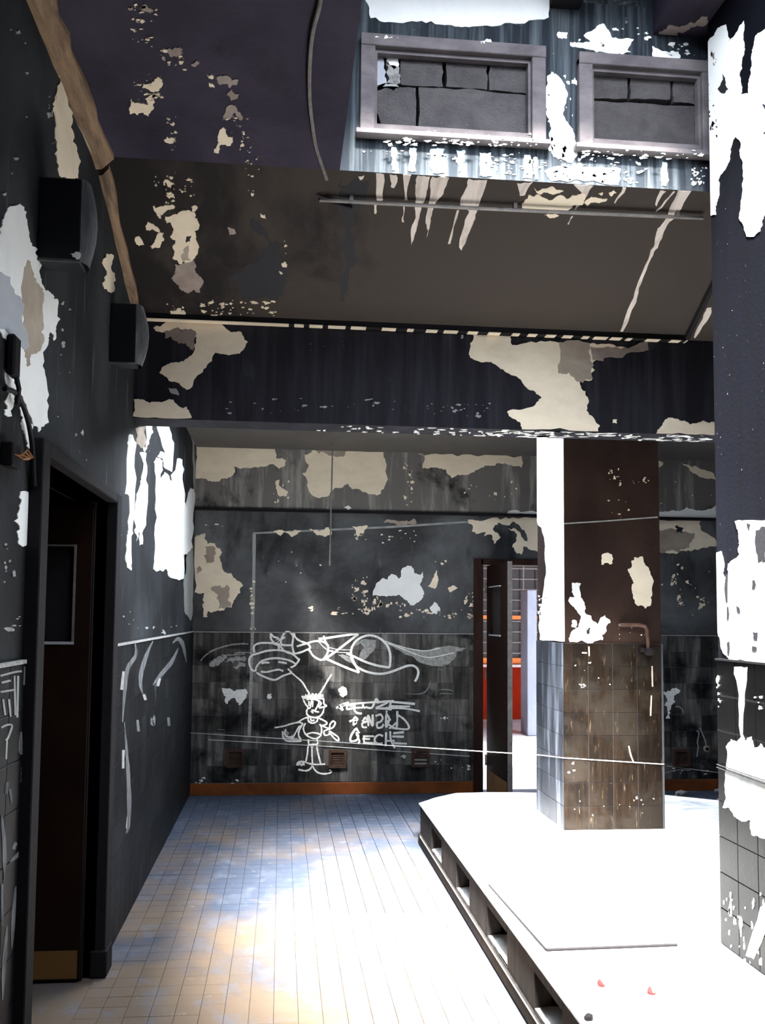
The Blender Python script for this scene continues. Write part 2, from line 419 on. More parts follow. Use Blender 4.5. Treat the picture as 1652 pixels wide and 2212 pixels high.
def stroke(bm, pl, pts, wpx, t=0.0015, smooth=True, taper=False, jit=0.12):
    pts = spline(pts) if smooth else pts
    n = len(pts)
    Lf, Rt = [], []
    for i, (x, y) in enumerate(pts):
        a = pts[max(i - 1, 0)]; b = pts[min(i + 1, n - 1)]
        dx, dy = b[0] - a[0], b[1] - a[1]
        L = math.hypot(dx, dy) or 1
        ww = wpx / 2 * (1 + R.uniform(-jit, jit))
        if taper: ww *= max(0.25, math.sin(math.pi * (i + 0.4) / (n - 0.2)))
        Lf.append((x - dy / L * ww, y + dx / L * ww)); Rt.append((x + dy / L * ww, y - dx / L * ww))
    A = [pl.hit(*q) for q in Lf]; C = [pl.hit(*q) for q in Rt]
    nn = face_dir(pl, A[0])
    o = 0.0004 + 0.0003 * R.random()
    va = [bm.verts.new(p) for p in A]; vc = [bm.verts.new(p) for p in C]
    ta = [bm.verts.new(p + nn * (t + o)) for p in A]; tc = [bm.verts.new(p + nn * (t + o)) for p in C]
    for i in range(n - 1):
        bm.faces.new((ta[i], ta[i + 1], tc[i + 1], tc[i]))
        bm.faces.new((va[i], va[i + 1], ta[i + 1], ta[i]))
        bm.faces.new((vc[i], tc[i], tc[i + 1], vc[i + 1]))
def strokes(parent, pl, lst, m, name, wpx=5, **k):
    bm = bmesh.new()
    for s in lst: stroke(bm, pl, s, wpx, **k)
    return from_bm(name, bm, m, parent)

TILE_ME = {}
def tile_mesh(w_, h_, d, m, key):
    k = (round(w_, 4), round(h_, 4), d, key)
    if k not in TILE_ME:
        bm = bmesh.new()
        g = 0.0012; c = 0.0016
        x0, x1, z0, z1 = g, w_ - g, g, h_ - g
        a = [bm.verts.new(p) for p in ((x0, 0, z0), (x1, 0, z0), (x1, 0, z1), (x0, 0, z1))]
        b = [bm.verts.new(p) for p in ((x0, -d + c, z0), (x1, -d + c, z0), (x1, -d + c, z1), (x0, -d + c, z1))]
        f = [bm.verts.new(p) for p in ((x0 + c, -d, z0 + c), (x1 - c, -d, z0 + c), (x1 - c, -d, z1 - c), (x0 + c, -d, z1 - c))]
        bm.faces.new(f)
        for i in range(4):
            j = (i + 1) % 4
            bm.faces.new((a[i], a[j], b[j], b[i])); bm.faces.new((b[i], b[j], f[j], f[i]))
        bmesh.ops.recalc_face_normals(bm, faces=bm.faces[:])
        me = bpy.data.meshes.new('tile'); bm.to_mesh(me); bm.free()
        me.materials.append(mt[m])
        TILE_ME[k] = me
    return TILE_ME[k]
def tiling(parent, origin, udir, length, z0, z1, tw, th, d, m, skip=None, name='tile'):
    """tiles face the direction -perp of udir; local -Y is the face"""
    ang = math.atan2(udir[1], udir[0])
    nrow = max(1, round((z1 - z0) / th)); th = (z1 - z0) / nrow
    ncol = int(length / tw + 1e-6)
    widths = [tw] * ncol
    if length - ncol * tw > 0.02: widths.append(length - ncol * tw)
    for r in range(nrow):
        u = 0
        for wd in widths:
            zc = z0 + r * th
            if not (skip and skip(u + wd / 2, zc + th / 2)):
                o = bpy.data.objects.new(name, tile_mesh(wd, th, d, m, m))
                o.rotation_euler = (R.gauss(0, 0.0012), R.gauss(0, 0.001), ang)
                o.location = (origin[0] + udir[0] * u, origin[1] + udir[1] * u, zc)
                link(o, parent)
            u += wd
    return nrow * len(widths)

# ================================================================== SETTING: shell
FAR_R = 4.6
# floor -------------------------------------------------------------
floor = struct('floor', B((XL - 1.6, FAR_R, -3.2, YF + 0.2, -0.12, -0.008)), 'floor_base')
# (tiles: the nearest 300 single, the rest one part)
tm = {}
def ftile_me(s):
    if s in tm: return tm[s]
    bm = bmesh.new(); g = 0.0008; c = 0.0012; t = 0.008
    lo = [bm.verts.new(p) for p in ((g, g, -t), (s - g, g, -t), (s - g, s - g, -t), (g, s - g, -t))]
    md = [bm.verts.new((v.co.x, v.co.y, -c)) for v in lo]
    hi = [bm.verts.new(p) for p in ((g + c, g + c, 0), (s - g - c, g + c, 0), (s - g - c, s - g - c, 0), (g + c, s - g - c, 0))]
    bm.faces.new(hi)
    for i in range(4):
        j = (i + 1) % 4
        bm.faces.new((lo[i], lo[j], md[j], md[i])); bm.faces.new((md[i], md[j], hi[j], hi[i]))
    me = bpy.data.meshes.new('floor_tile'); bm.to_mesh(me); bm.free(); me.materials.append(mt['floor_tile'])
    tm[s] = me
    return me
S = 0.1
bm_rest = bmesh.new()
me0 = ftile_me(S)
cells = []
ix0 = 0
x = XL
while x < PX - 0.02:
    y = 3.1
    while y < YF - 0.01:
        cells.append((y, x)); y += S
    x += S
cells.sort()
near = [c for c in cells if c[0] > 3.39][:300]
nearset = set(near)
for (y, x) in near:
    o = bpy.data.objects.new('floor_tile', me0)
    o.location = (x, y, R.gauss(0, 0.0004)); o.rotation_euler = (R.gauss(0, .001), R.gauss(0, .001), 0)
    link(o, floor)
def add_ft(x, y, s):
    g = 0.0008; c = 0.0012; dz = R.gauss(0, 0.0004)
    hi = [bm_rest.verts.new(p) for p in ((x + g + c, y + g + c, dz), (x + s - g - c, y + g + c, dz), (x + s - g - c, y + s - g - c, dz), (x + g + c, y + s - g - c, dz))]
    lo = [bm_rest.verts.new(p) for p in ((x + g, y + g, -.008), (x + s - g, y + g, -.008), (x + s - g, y + s - g, -.008), (x + g, y + s - g, -.008))]
    bm_rest.faces.new(hi)
    for i in range(4):
        j = (i + 1) % 4
        bm_rest.faces.new((lo[i], lo[j], hi[j], hi[i]))
for c in cells:
    if c not in nearset: add_ft(c[1], c[0], S)
for i in range(36):
    for j in range(16):
        add_ft(PX + i * S, 6.7 + j * S, S)
for i in range(14):
    for j in range(34): add_ft(XL + 0.0 + i * S, -0.3 + j * S, S) if -0.3 + j * S < 3.05 else None
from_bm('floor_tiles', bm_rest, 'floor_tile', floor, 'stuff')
# fill side room floor
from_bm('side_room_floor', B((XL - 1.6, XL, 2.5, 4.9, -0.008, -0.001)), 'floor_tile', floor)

# left wall -----------------------------------------------------------
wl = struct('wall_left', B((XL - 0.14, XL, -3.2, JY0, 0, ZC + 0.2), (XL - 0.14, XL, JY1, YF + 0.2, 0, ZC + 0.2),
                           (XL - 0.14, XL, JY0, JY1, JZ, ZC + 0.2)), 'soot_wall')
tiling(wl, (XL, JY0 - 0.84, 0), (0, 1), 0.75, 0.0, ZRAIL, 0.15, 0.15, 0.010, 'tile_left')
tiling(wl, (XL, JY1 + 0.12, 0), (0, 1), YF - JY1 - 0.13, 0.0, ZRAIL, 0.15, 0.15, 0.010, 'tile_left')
from_bm('dado_rail', B((XL, XL + 0.016, JY1 + 0.12, YT, ZRAIL, ZRAIL + 0.012), (XL, XL + 0.016, JY0 - 0.84, JY0 - 0.09, ZRAIL, ZRAIL + 0.012)), 'chalk_dim', wl)
L = P_LEFT
cl = lambda p: Vector((p.x, p.y, min(p.z, ZC - 0.01)))
k5 = lambda pts: zt(0, 380, 3.5675, pts)
patch(wl, L, k5([(0, 430), (12, 340), (80, 230), (110, 230), (150, 215), (180, 240), (210, 400), (240, 540), (290, 620), (305, 770), (340, 870), (400, 910), (440, 950), (430, 1150), (410, 1270), (380, 1200), (365, 1300), (350, 1560), (370, 1900), (340, 1910), (290, 1975), (240, 1870), (170, 1700), (110, 1640), (110, 1480), (70, 1300), (0, 1200), (-120, 1150), (-120, 500)]), 'plaster_white')
patch(wl, L, k5([(200, 650), (230, 690), (300, 850), (330, 900), (330, 1150), (300, 1350), (230, 1370), (200, 1470), (180, 1350), (180, 700)]), 'plaster_stain', 'stained_plaster_patch', 0.004)
patch(wl, L, k5([(-100, 640), (0, 740), (100, 900), (178, 1000), (178, 1350), (110, 1300), (0, 1180), (-100, 1100)]), 'plaster_blue', 'stained_plaster_patch', 0.0045)
patch(wl, L, k5([(35, 1490), (90, 1490), (105, 1700), (85, 1850), (30, 1840), (50, 1700)]), 'plaster_white')
patch(wl, L, k5([(165, 1770), (220, 1850), (245, 1950), (235, 2100), (200, 2080), (165, 1950)]), 'plaster_white')
patch(wl, L, k5([(815, 600), (855, 600), (880, 750), (875, 890), (830, 890), (800, 780)]), 'plaster')
k4 = lambda pts: zt(0, 900, 4.02, pts)
patch(wl, L, k4([(175, 650), (260, 680), (285, 800), (230, 1100), (195, 1130), (150, 1050), (145, 850)]), 'plaster_white')
k3 = lambda pts: zt(0, 0, 4.13, pts)
patch(wl, L, k3([(520, 680), (550, 680), (600, 850), (640, 1100), (680, 1350), (690, 1590), (530, 1570), (500, 1300), (480, 1000), (490, 850)]), 'plaster')
k6 = lambda pts: zt(260, 900, 4.424, pts)
W = [([(90, 165), (120, 200), (150, 260), (135, 700), (110, 1080), (100, 1150), (105, 1400), (100, 1470), (60, 1440), (50, 1300), (60, 1150), (75, 1080), (80, 760), (40, 740), (65, 300), (70, 200)], 'plaster_white'),
     ([(180, 345), (225, 340), (270, 260), (310, 150), (300, 85), (240, 85), (250, 200), (220, 330), (245, 350), (240, 600), (260, 660), (240, 980), (215, 1080), (210, 1220), (180, 1230), (175, 1090), (150, 1190), (130, 1080), (130, 1000), (150, 780), (190, 640), (200, 560)], 'plaster_white'),
     ([(345, 85), (460, 90), (510, 250), (490, 530), (420, 490), (400, 400), (350, 380), (380, 330), (460, 400), (400, 290), (370, 180)], 'plaster_white'),
     ([(340, 390), (400, 420), (380, 600), (420, 530), (490, 620), (540, 400), (590, 410), (590, 600), (640, 880), (670, 680), (700, 690), (690, 1000), (690, 1250), (640, 1300), (600, 1550), (520, 1550), (450, 1500), (440, 1450), (400, 1480), (340, 1480), (320, 1350), (325, 1050), (330, 700), (325, 450)], 'plaster_white'),
     ([(605, 1320), (690, 1250), (700, 1700), (670, 1950), (640, 1900), (610, 1830), (600, 1600)], 'plaster_grey'),
     ([(140, 110), (235, 95), (250, 300), (190, 300), (150, 250)], 'plaster_stain'),
     ([(665, 95), (720, 95), (712, 700), (700, 680), (690, 300)], 'plaster_grey')]
clL = lambda p: Vector((p.x, min(p.y, YF - 0.012), p.z))
for pts, m in W: patch(wl, L, k6(pts), m, depth=2, amp=0.10, clip=clL)
flecks(wl, L, [(265, 1310, 300, 1360, 5, 5, 9), (310, 1350, 400, 1380, 5, 5, 5), (130, 630, 150, 830, 6, 6, 8), (5, 1170, 40, 1260, 8, 7, 10), (0, 1330, 60, 1400, 7, 10, 6),
               (120, 900, 190, 1000, 5, 4, 8), (0, 40, 60, 420, 8, 8, 8), (100, 200, 125, 350, 12, 5, 9), (245, 1060, 262, 1180, 5, 4, 7)], 'plaster_grey', clip=cl)
# chalk smears on the tiled part of the left wall
LT = P_LTILE
sm = [[(290, 1386), (293, 1415), (275, 1445), (268, 1500), (264, 1560)], [(268, 1560), (274, 1640), (278, 1720), (277, 1780), (272, 1800)],
      [(330, 1385), (318, 1410), (305, 1450), (303, 1480), (310, 1505)], [(385, 1400), (370, 1430), (345, 1460), (330, 1480)], [(372, 1390), (385, 1380), (395, 1395), (402, 1430)],
      [(296, 1555), (299, 1580)], [(333, 1545), (330, 1565), (325, 1550)], [(363, 1550), (365, 1568)]]
strokes(wl, LT, sm, 'smear', 'chalk_smear', 9, taper=True)
strokes(wl, LT, [[(266, 1450), (262, 1490)], [(266, 1620), (265, 1660)], [(276, 1765), (274, 1790)], [(310, 1500), (314, 1512)], [(345, 1465), (340, 1482)]], 'chalk_dim', 'chalk_smear', 9, taper=True)
strokes(wl, LT, [[(0, 1460), (30, 1452), (46, 1450)], [(2, 1475), (22, 1470)], [(0, 1495), (30, 1490)], [(5, 1510), (10, 1545)], [(18, 1510), (22, 1548)], [(30, 1460), (32, 1545)], [(38, 1460), (36, 1550)],
                 [(2, 1572), (14, 1566), (25, 1568), (18, 1590), (12, 1600)], [(14, 1600), (12, 1640)]], 'plaster_grey', 'chalk_writing', 4)
strokes(wl, LT, [[(45, 1580), (43, 1620), (46, 1630)], [(60, 1580), (56, 1625), (50, 1660), (44, 1690)], [(14, 1690), (12, 1715)], [(20, 1705), (25, 1735)], [(52, 1830), (40, 1845), (20, 1862)], [(34, 1820), (28, 1835)],
                 [(33, 1915), (28, 1980), (24, 2050)], [(46, 1912), (40, 1975), (35, 2040)], [(56, 1925), (46, 1990), (38, 2050)], [(2, 1760), (8, 1830), (8, 1900)], [(4, 1910), (4, 2000)], [(14, 2000), (8, 2080), (4, 2160)], [(54, 1440), (52, 1480)]], 'smear', 'chalk_smear', 9, taper=True)

# far wall ---------------------------------------------------------------
DX0 = P_FAR.hit(1022, 1500).x
DX1 = DX0 + 1.02
DZ = EYE + 0.555
ga = [(508, 1638), (729, 1639), (908, 1637), (1471, 1637)]
wf = struct('wall_far', B((XL - 0.14, DX0, YF, YF + 0.16, 0, ZLOW + 0.3), (DX1, FAR_R, YF, YF + 0.16, 0, ZLOW + 0.3), (DX0, DX1, YF, YF + 0.16, DZ, ZLOW + 0.3)), 'soot_far')
from_bm('upper_band', B((XL, FAR_R, YB, YF, ZLEDGE, ZLOW)), 'soot_band', wf, label='smoky plaster band standing slightly proud of the wall below')
from_bm('ledge_lip', B((XL, FAR_R, YB - 0.02, YF, ZLEDGE - 0.022, ZLEDGE)), 'dark', wf)
gsz = 0.165
gc = [P_TILE.hit(*g) for g in ga]
def sk_far(x0):
    def f(u, z):
        for c in gc:
            if abs(x0 + u - c.x) < 0.085 and abs(z - c.z) < 0.085: return True
        return False
    return f
tiling(wf, (XL + 0.011, YF, 0), (1, 0), DX0 - 0.0 - XL - 0.012, 0.11, ZRAIL, 0.15, 0.15, 0.012, 'tile_far', sk_far(XL))
tiling(wf, (DX1 + 0.0, YF, 0), (1, 0), FAR_R - DX1, 0.11, ZRAIL, 0.15, 0.15, 0.012, 'tile_far', sk_far(DX1))
from_bm('dado_rail', B((XL + .017, DX0, YF - 0.015, YF, ZRAIL, ZRAIL + 0.008), (DX1, FAR_R, YF - 0.015, YF, ZRAIL, ZRAIL + 0.008)), 'chalk_dim', wf)
bl = struct('baseboard_far', B((XL + 0.012, DX0, YF - 0.02, YF, 0, 0.105), (DX1, FAR_R, YF - 0.02, YF, 0, 0.105), bev=0.003), 'skirting')
Fp = P_FAR; Bp = P_BAND
clB = lambda p: Vector((max(p.x, XL + 0.004), p.y, min(max(p.z, ZLEDGE + 0.002), ZLOW - 0.003)))
clF = lambda p: Vector((min(max(p.x, XL + 0.004), 9), p.y, min(p.z, ZLEDGE - 0.025)))
band = [
 ([(422, 960), (500, 962), (589, 966), (598, 991), (618, 995), (616, 1005), (601, 1012), (591, 1003), (560, 1009), (538, 1011), (505, 1009), (503, 1027), (491, 1034), (462, 1040), (440, 1034), (422, 1034)], 'plaster'),
 ([(658, 982), (680, 970), (832, 974), (834, 1009), (838, 1036), (829, 1056), (810, 1068), (785, 1063), (774, 1056), (750, 1045), (723, 1054), (712, 1069), (687, 1076), (671, 1067), (663, 1049), (652, 1023), (667, 1005), (659, 993)], 'plaster'),
 ([(904, 978), (917, 987), (913, 1012), (940, 1010), (963, 1014), (976, 1033), (1006, 1026), (1040, 1010), (1069, 1006), (1103, 1004), (1127, 1010), (1125, 985), (1000, 980)], 'plaster'),
 ([(595, 1040), (605, 1035), (603, 1050), (612, 1055), (622, 1062), (618, 1072), (605, 1073), (598, 1062)], 'plaster'),
 ([(1421, 995), (1432, 999), (1430, 1006), (1421, 1010)], 'plaster'),
 ([(1471, 999), (1502, 1006), (1541, 1023), (1545, 1037), (1524, 1034), (1490, 1016)], 'plaster'),
 ([(1418, 1107), (1451, 1102), (1481, 1096), (1507, 1102), (1541, 1095), (1560, 1095), (1560, 1125), (1418, 1122)], 'plaster_white'),
 ([(1098, 1104), (1115, 1102), (1125, 1106), (1170, 1104), (1170, 1116), (1098, 1112)], 'plaster_white'),
 ([(743, 1096), (752, 1092), (760, 1097), (752, 1102)], 'plaster_white')]
for pts, m in band: patch(wf, Bp, pts, m, clip=clB, depth=3, amp=0.12)
patch(wf, Bp, [(678, 974), (750, 974), (745, 983), (712, 985), (690, 980)], 'plaster_stain', 'stained_plaster_patch', 0.004, clip=clB)
flecks(wf, Bp, [(870, 1000, 892, 1096, 22, 5, 6), (590, 1035, 625, 1090, 10, 5, 6), (1000, 1040, 1130, 1090, 12, 4, 5), (1425, 1040, 1540, 1090, 6, 3, 4)], 'plaster', clip=clB)
k7 = lambda pts: zt(420, 1080, 4.347, pts)
k8 = lambda pts: zt(800, 1080, 4.347, pts)
low = [
 (k7([(0, 350), (100, 310), (120, 410), (200, 430), (260, 490), (255, 590), (290, 680), (380, 735), (455, 800), (430, 870), (380, 935), (350, 1010), (200, 1045), (130, 1045), (120, 1100), (80, 1100), (75, 975), (95, 970), (95, 880), (0, 870)]), 'plaster'),
 (k8([(20, 900), (50, 790), (130, 735), (160, 750), (195, 695), (270, 740), (300, 640), (360, 620), (400, 640), (410, 680), (470, 710), (490, 670), (495, 730), (465, 800), (500, 860), (460, 950), (410, 990), (350, 950), (290, 910), (180, 900), (120, 900)]), 'plaster_white'),
 (k8([(600, 955), (560, 1000), (565, 1040), (620, 1075), (650, 1060), (650, 1010)]), 'plaster_white'),
 (k8([(620, 660), (640, 750), (600, 835), (540, 810), (590, 730)]), 'plaster'),
 (k8([(735, 850), (760, 810), (820, 825), (780, 850), (745, 865)]), 'plaster'),
 (k8([(910, 185), (1100, 180), (1330, 165), (1570, 140), (1620, 460), (1500, 470), (1430, 430), (1420, 510), (1370, 500), (1330, 440), (1360, 400), (1375, 330), (1290, 270), (1340, 262), (1400, 300), (1480, 400), (1410, 260), (1330, 205), (1200, 210), (1150, 280), (1220, 350), (1160, 410), (1140, 330), (1070, 340), (1085, 305), (990, 320), (950, 290), (960, 240), (920, 220)]), 'plaster'),
 ([(1418, 1120), (1513, 1122), (1514, 1146), (1541, 1161), (1555, 1180), (1519, 1183), (1481, 1191), (1460, 1197), (1418, 1195)], 'plaster'),
 ([(590, 1148), (606, 1158), (616, 1148)], 'plaster'), ([(615, 1149), (630, 1160), (650, 1146)], 'plaster'),
 ([(668, 1143), (710, 1139), (716, 1155), (700, 1160), (683, 1155)], 'plaster'), ([(760, 1137), (795, 1136), (785, 1155), (772, 1160)], 'plaster'),
 ([(828, 1128), (860, 1126), (895, 1120), (900, 1130), (860, 1136)], 'plaster_stain')]
for pts, m in low: patch(wf, Fp, pts, m, clip=clF, depth=3, amp=0.12)
for pts in (k7([(100, 440), (190, 440), (185, 580), (110, 600)]), k7([(150, 830), (330, 820), (315, 930), (335, 1010), (200, 1030), (215, 880)]), k7([(20, 640), (50, 620), (60, 670), (25, 690)])):
    patch(wf, Fp, pts, 'plaster_stain', 'stained_plaster_patch', 0.004)
patch(wf, Fp, [(1418, 1145), (1500, 1152), (1490, 1172), (1462, 1193), (1418, 1192)], 'plaster_stain', 'stained_plaster_patch', 0.004)
patch(wf, Fp, [(1458, 1136), (1475, 1140), (1474, 1152), (1462, 1150)], 'soot_flat', 'soot_remnant', 0.005)
strokes(wf, Fp, [[(546, 1152), (700, 1145), (850, 1138), (1000, 1128), (1160, 1122)]], 'plaster_grey', 'pipe_scar', 4, smooth=False)
strokes(wf, Fp, [[(549, 1154), (548, 1250), (545, 1362)]], 'plaster_grey', 'pipe_scar', 7)
strokes(wf, P_TILE, [[(545, 1364), (542, 1480), (538, 1590)]], 'chalk_dim', 'pipe_scar', 7)
flecks(wf, Fp, [(760, 1250, 772, 1300, 14, 6, 7), (782, 1245, 794, 1325, 26, 6, 7), (804, 1285, 818, 1320, 8, 5, 8), (540, 1255, 550, 1325, 20, 7, 7), (720, 1312, 800, 1326, 9, 9, 4), (860, 1316, 1018, 1334, 34, 7, 4),
                (1000, 1275, 1022, 1335, 12, 6, 7), (820, 1300, 880, 1310, 12, 5, 8), (440, 1125, 500, 1165, 5, 6, 2), (560, 1180, 720, 1260, 7, 5, 4), (830, 1140, 900, 1170, 12, 6, 4), (760, 1150, 830, 1175, 7, 5, 5), (655, 1310, 680, 1322, 6, 6, 4), (940, 1205, 965, 1235, 5, 5, 5),
                (1425, 1215, 1540, 1330, 16, 5, 6), (1450, 1245, 1460, 1262, 8, 6, 9), (1462, 1285, 1476, 1312, 9, 6, 6), (1508, 1292, 1520, 1322, 10, 6, 8), (540, 1355, 552, 1362, 6, 5, 4)], 'plaster', clip=clF)
from_bm('grout_bed', B((XL + 0.011, DX0, YF - 0.0085, YF, 0.105, ZRAIL), (DX1, FAR_R, YF - 0.0085, YF, 0.105, ZRAIL)), 'grout', wf)
from_bm('grout_bed', B((XL, XL + 0.0065, JY1 + 0.12, YF, 0, ZRAIL), (XL, XL + 0.0065, JY0 - 0.84, JY0 - 0.09, 0, ZRAIL)), 'grout_dark', wl)
# graffiti -----------------------------------------------------------------
g5 = lambda pts: zt(420, 1350, 5.1625, pts)
g6 = lambda pts: zt(700, 1350, 5.006, pts)
g7 = lambda pts: zt(580, 1440, 4.589, pts)
T = P_TILE
rec = [g5([(670, 310), (660, 250), (690, 215), (760, 200), (900, 205), (1000, 225), (1100, 225)]),
       g5([(640, 335), (700, 320), (800, 290), (920, 280), (1020, 295), (1100, 330), (1150, 375), (1165, 390), (1120, 450), (1070, 475)]),
       g5([(640, 340), (615, 370), (612, 430), (640, 500), (680, 510), (690, 470), (740, 410), (820, 380), (920, 370), (1020, 385), (1090, 410), (1130, 440)]),
       g5([(690, 530), (760, 570), (890, 612), (980, 570), (1080, 535)]),
       g5([(740, 520), (800, 525), (870, 510), (940, 498), (990, 515)]), g5([(745, 430), (790, 418), (835, 422)]), g5([(935, 412), (990, 420), (1030, 428)]),
       g5([(850, 95), (852, 150), (880, 195), (870, 200)]), g5([(850, 95), (880, 130), (935, 150), (900, 190), (1010, 135)]),
       g5([(960, 235), (970, 150), (1010, 85), (1060, 80), (1100, 130), (1090, 230), (1110, 320)]),
       g5([(1110, 85), (1120, 130), (1170, 175), (1260, 210), (1290, 250), (1270, 270)]), g5([(940, 270), (945, 220), (1000, 290), (1100, 320), (1200, 300), (1270, 275), (1320, 340), (1380, 380), (1430, 385), (1480, 320), (1490, 240), (1460, 190), (1440, 120)]),
       g5([(1140, 240), (1250, 205), (1350, 180), (1440, 190), (1490, 230)]), g5([(860, 200), (960, 235)])]
strokes(wf, T, rec, 'chalk', 'graffiti_reclining_figure', 4.2)
rec2 = [g6([(-60, 152), (40, 140), (200, 115), (370, 95)]), g6([(370, 97), (250, 190), (120, 290), (-5, 378)]), g6([(0, 355), (120, 410), (260, 470), (380, 515)]), g6([(380, 515), (330, 420), (300, 350), (290, 290), (310, 220), (360, 160), (440, 120), (520, 115), (610, 150), (680, 220), (710, 300), (715, 380), (708, 458)]),
        g6([(240, 305), (330, 345), (450, 400), (580, 440), (708, 460)]), g6([(290, 290), (300, 370), (340, 440), (420, 490), (520, 520), (620, 528), (720, 508), (820, 470), (900, 442), (960, 440), (1005, 470), (1018, 520), (1000, 580), (980, 610)])]
strokes(wf, T, rec2, 'chalk', 'graffiti_reclining_figure', 5.0, jit=0.05)
sh = [g6([(600, 150), (700, 180), (780, 215), (880, 245), (1000, 275), (1130, 270), (1230, 240), (1330, 225), (1440, 235), (1530, 252), (1430, 290), (1420, 350), (1330, 430), (1220, 445), (1110, 430), (1000, 385), (880, 320), (800, 270), (700, 220)]),
      g6([(270, 250), (330, 200), (430, 150), (560, 160), (560, 230), (500, 310), (450, 370), (360, 380), (380, 340), (430, 250), (400, 200), (320, 230)]),
      g6([(150, 320), (240, 330), (290, 360), (320, 420), (260, 400), (200, 360)])]
for q in sh: patch(wf, T, q, 'chalk_dim', 'graffiti_shading', 0.0012, depth=2, amp=0.06)
strokes(wf, T, [g6([(690, 200), (850, 260), (1000, 320), (1120, 350), (1250, 335), (1400, 300)]), g6([(620, 160), (800, 225), (950, 262), (1100, 280), (1250, 250)]), g6([(40, 240), (150, 265), (300, 270)]), g6([(30, 280), (150, 295), (280, 300)]), g6([(-60, 180), (20, 260), (100, 280)])], 'chalk', 'graffiti_reclining_figure', 1.6, jit=0.3)
hat = [g5([(165, 300), (230, 270), (320, 240), (440, 215), (600, 212)]), g5([(70, 400), (110, 350), (180, 300), (260, 265), (400, 225), (560, 205)]), g5([(450, 315), (520, 305), (640, 312)]), g5([(300, 335), (420, 335), (560, 320)])]
strokes(wf, T, hat, 'chalk_dim', 'graffiti_shading', 2.2, jit=0.4)
for q in (g5([(165, 450), (190, 400), (240, 375), (280, 340), (400, 330), (360, 370), (330, 400), (280, 440), (230, 450), (210, 470)]), g5([(300, 400), (440, 370), (560, 345), (580, 380), (450, 395), (340, 415)]), g5([(430, 470), (500, 410), (570, 430), (560, 470), (480, 490)])):
    patch(wf, T, q, 'chalk_dim', 'graffiti_shading', 0.0014, depth=3, amp=0.2)
for q in (g5([(300, 705), (390, 705), (430, 740), (470, 720), (570, 715), (590, 745), (570, 820), (540, 860), (500, 895), (470, 860), (450, 810), (400, 830), (370, 880), (335, 850), (320, 760)]), g5([(810, 775), (860, 765), (865, 810), (840, 830), (810, 820)]),
          zt(700, 1350, 5.006, [(150, 700), (190, 665), (235, 680), (250, 715), (240, 760), (205, 785), (170, 760)])):
    patch(wf, T, q, 'chalk', 'white_smudge', 0.0014, depth=3, amp=0.12)
fig = [g7([(190, 20), (250, 80), (330, 150), (380, 230), (405, 265)]), g7([(625, 75), (590, 130), (550, 200), (510, 265)]),
       g7([(325, 295), (430, 300), (545, 295)]), g7([(340, 310), (440, 315), (550, 318)]), g7([(335, 290), (350, 340), (380, 390), (410, 410), (430, 330), (470, 330), (500, 350), (480, 400), (460, 435)]), g7([(365, 275), (385, 300), (400, 265), (420, 300), (435, 268), (455, 298), (470, 270), (490, 295), (505, 268), (525, 290), (540, 275)]),
       g7([(545, 320), (550, 370), (575, 390), (540, 400), (500, 410)]), g7([(375, 330), (440, 320), (500, 340), (520, 370), (490, 400)]), g7([(400, 340), (400, 390)]), g7([(440, 340), (435, 400)]),
       g7([(400, 405), (380, 430), (380, 470), (410, 495), (460, 505), (510, 490), (540, 450), (550, 400)]), g7([(420, 440), (440, 460), (430, 430), (470, 445), (500, 450)]),
       g7([(295, 550), (340, 520), (400, 500), (460, 505), (520, 520), (580, 560), (530, 590)]), g7([(390, 510), (400, 545), (440, 560), (480, 540), (485, 515)]), g7([(415, 510), (425, 535), (455, 530)]),
       g7([(365, 560), (345, 610), (360, 660), (400, 695), (460, 715), (510, 690), (525, 640), (520, 590), (505, 570)]), g7([(380, 670), (430, 655), (480, 660), (520, 675)]),
       g7([(300, 550), (340, 570), (300, 600), (270, 650), (235, 710), (220, 720)]), g7([(330, 580), (300, 640), (300, 690), (320, 720)]), g7([(60, 605), (150, 590), (230, 565), (300, 550)]),
       g7([(525, 580), (560, 600), (600, 610), (610, 570), (640, 540), (660, 560), (640, 600), (600, 620), (550, 640), (560, 680), (600, 670), (605, 640), (650, 670), (690, 700), (690, 735), (650, 710), (610, 660)]),
       g7([(140, 640), (145, 700), (180, 735), (240, 740), (300, 740), (325, 735)]), g7([(170, 620), (160, 670), (200, 700), (240, 690)]),
       g7([(395, 720), (400, 770), (440, 770), (485, 765), (480, 720)]), g7([(405, 765), (390, 800), (385, 860), (370, 940)]), g7([(430, 790), (430, 860), (435, 960)]), g7([(475, 780), (490, 860), (515, 960)]), g7([(415, 770), (430, 800), (450, 775)]),
       g7([(280, 980), (290, 950), (340, 940), (400, 960), (470, 970), (560, 965)]), g7([(290, 980), (310, 955), (325, 980), (345, 950), (350, 980)]), g7([(295, 1020), (370, 1032), (410, 1015), (435, 985), (455, 1020), (500, 1055), (570, 1062), (620, 1045), (600, 1020)])]
strokes(wf, T, fig, 'chalk', 'graffiti_standing_figure', 3.4, jit=0.25)
patch(wf, T, g7([(140, 640), (170, 630), (200, 690), (260, 700), (300, 735), (200, 740), (150, 705)]), 'chalk_dim', 'graffiti_shading', 0.001, depth=3)
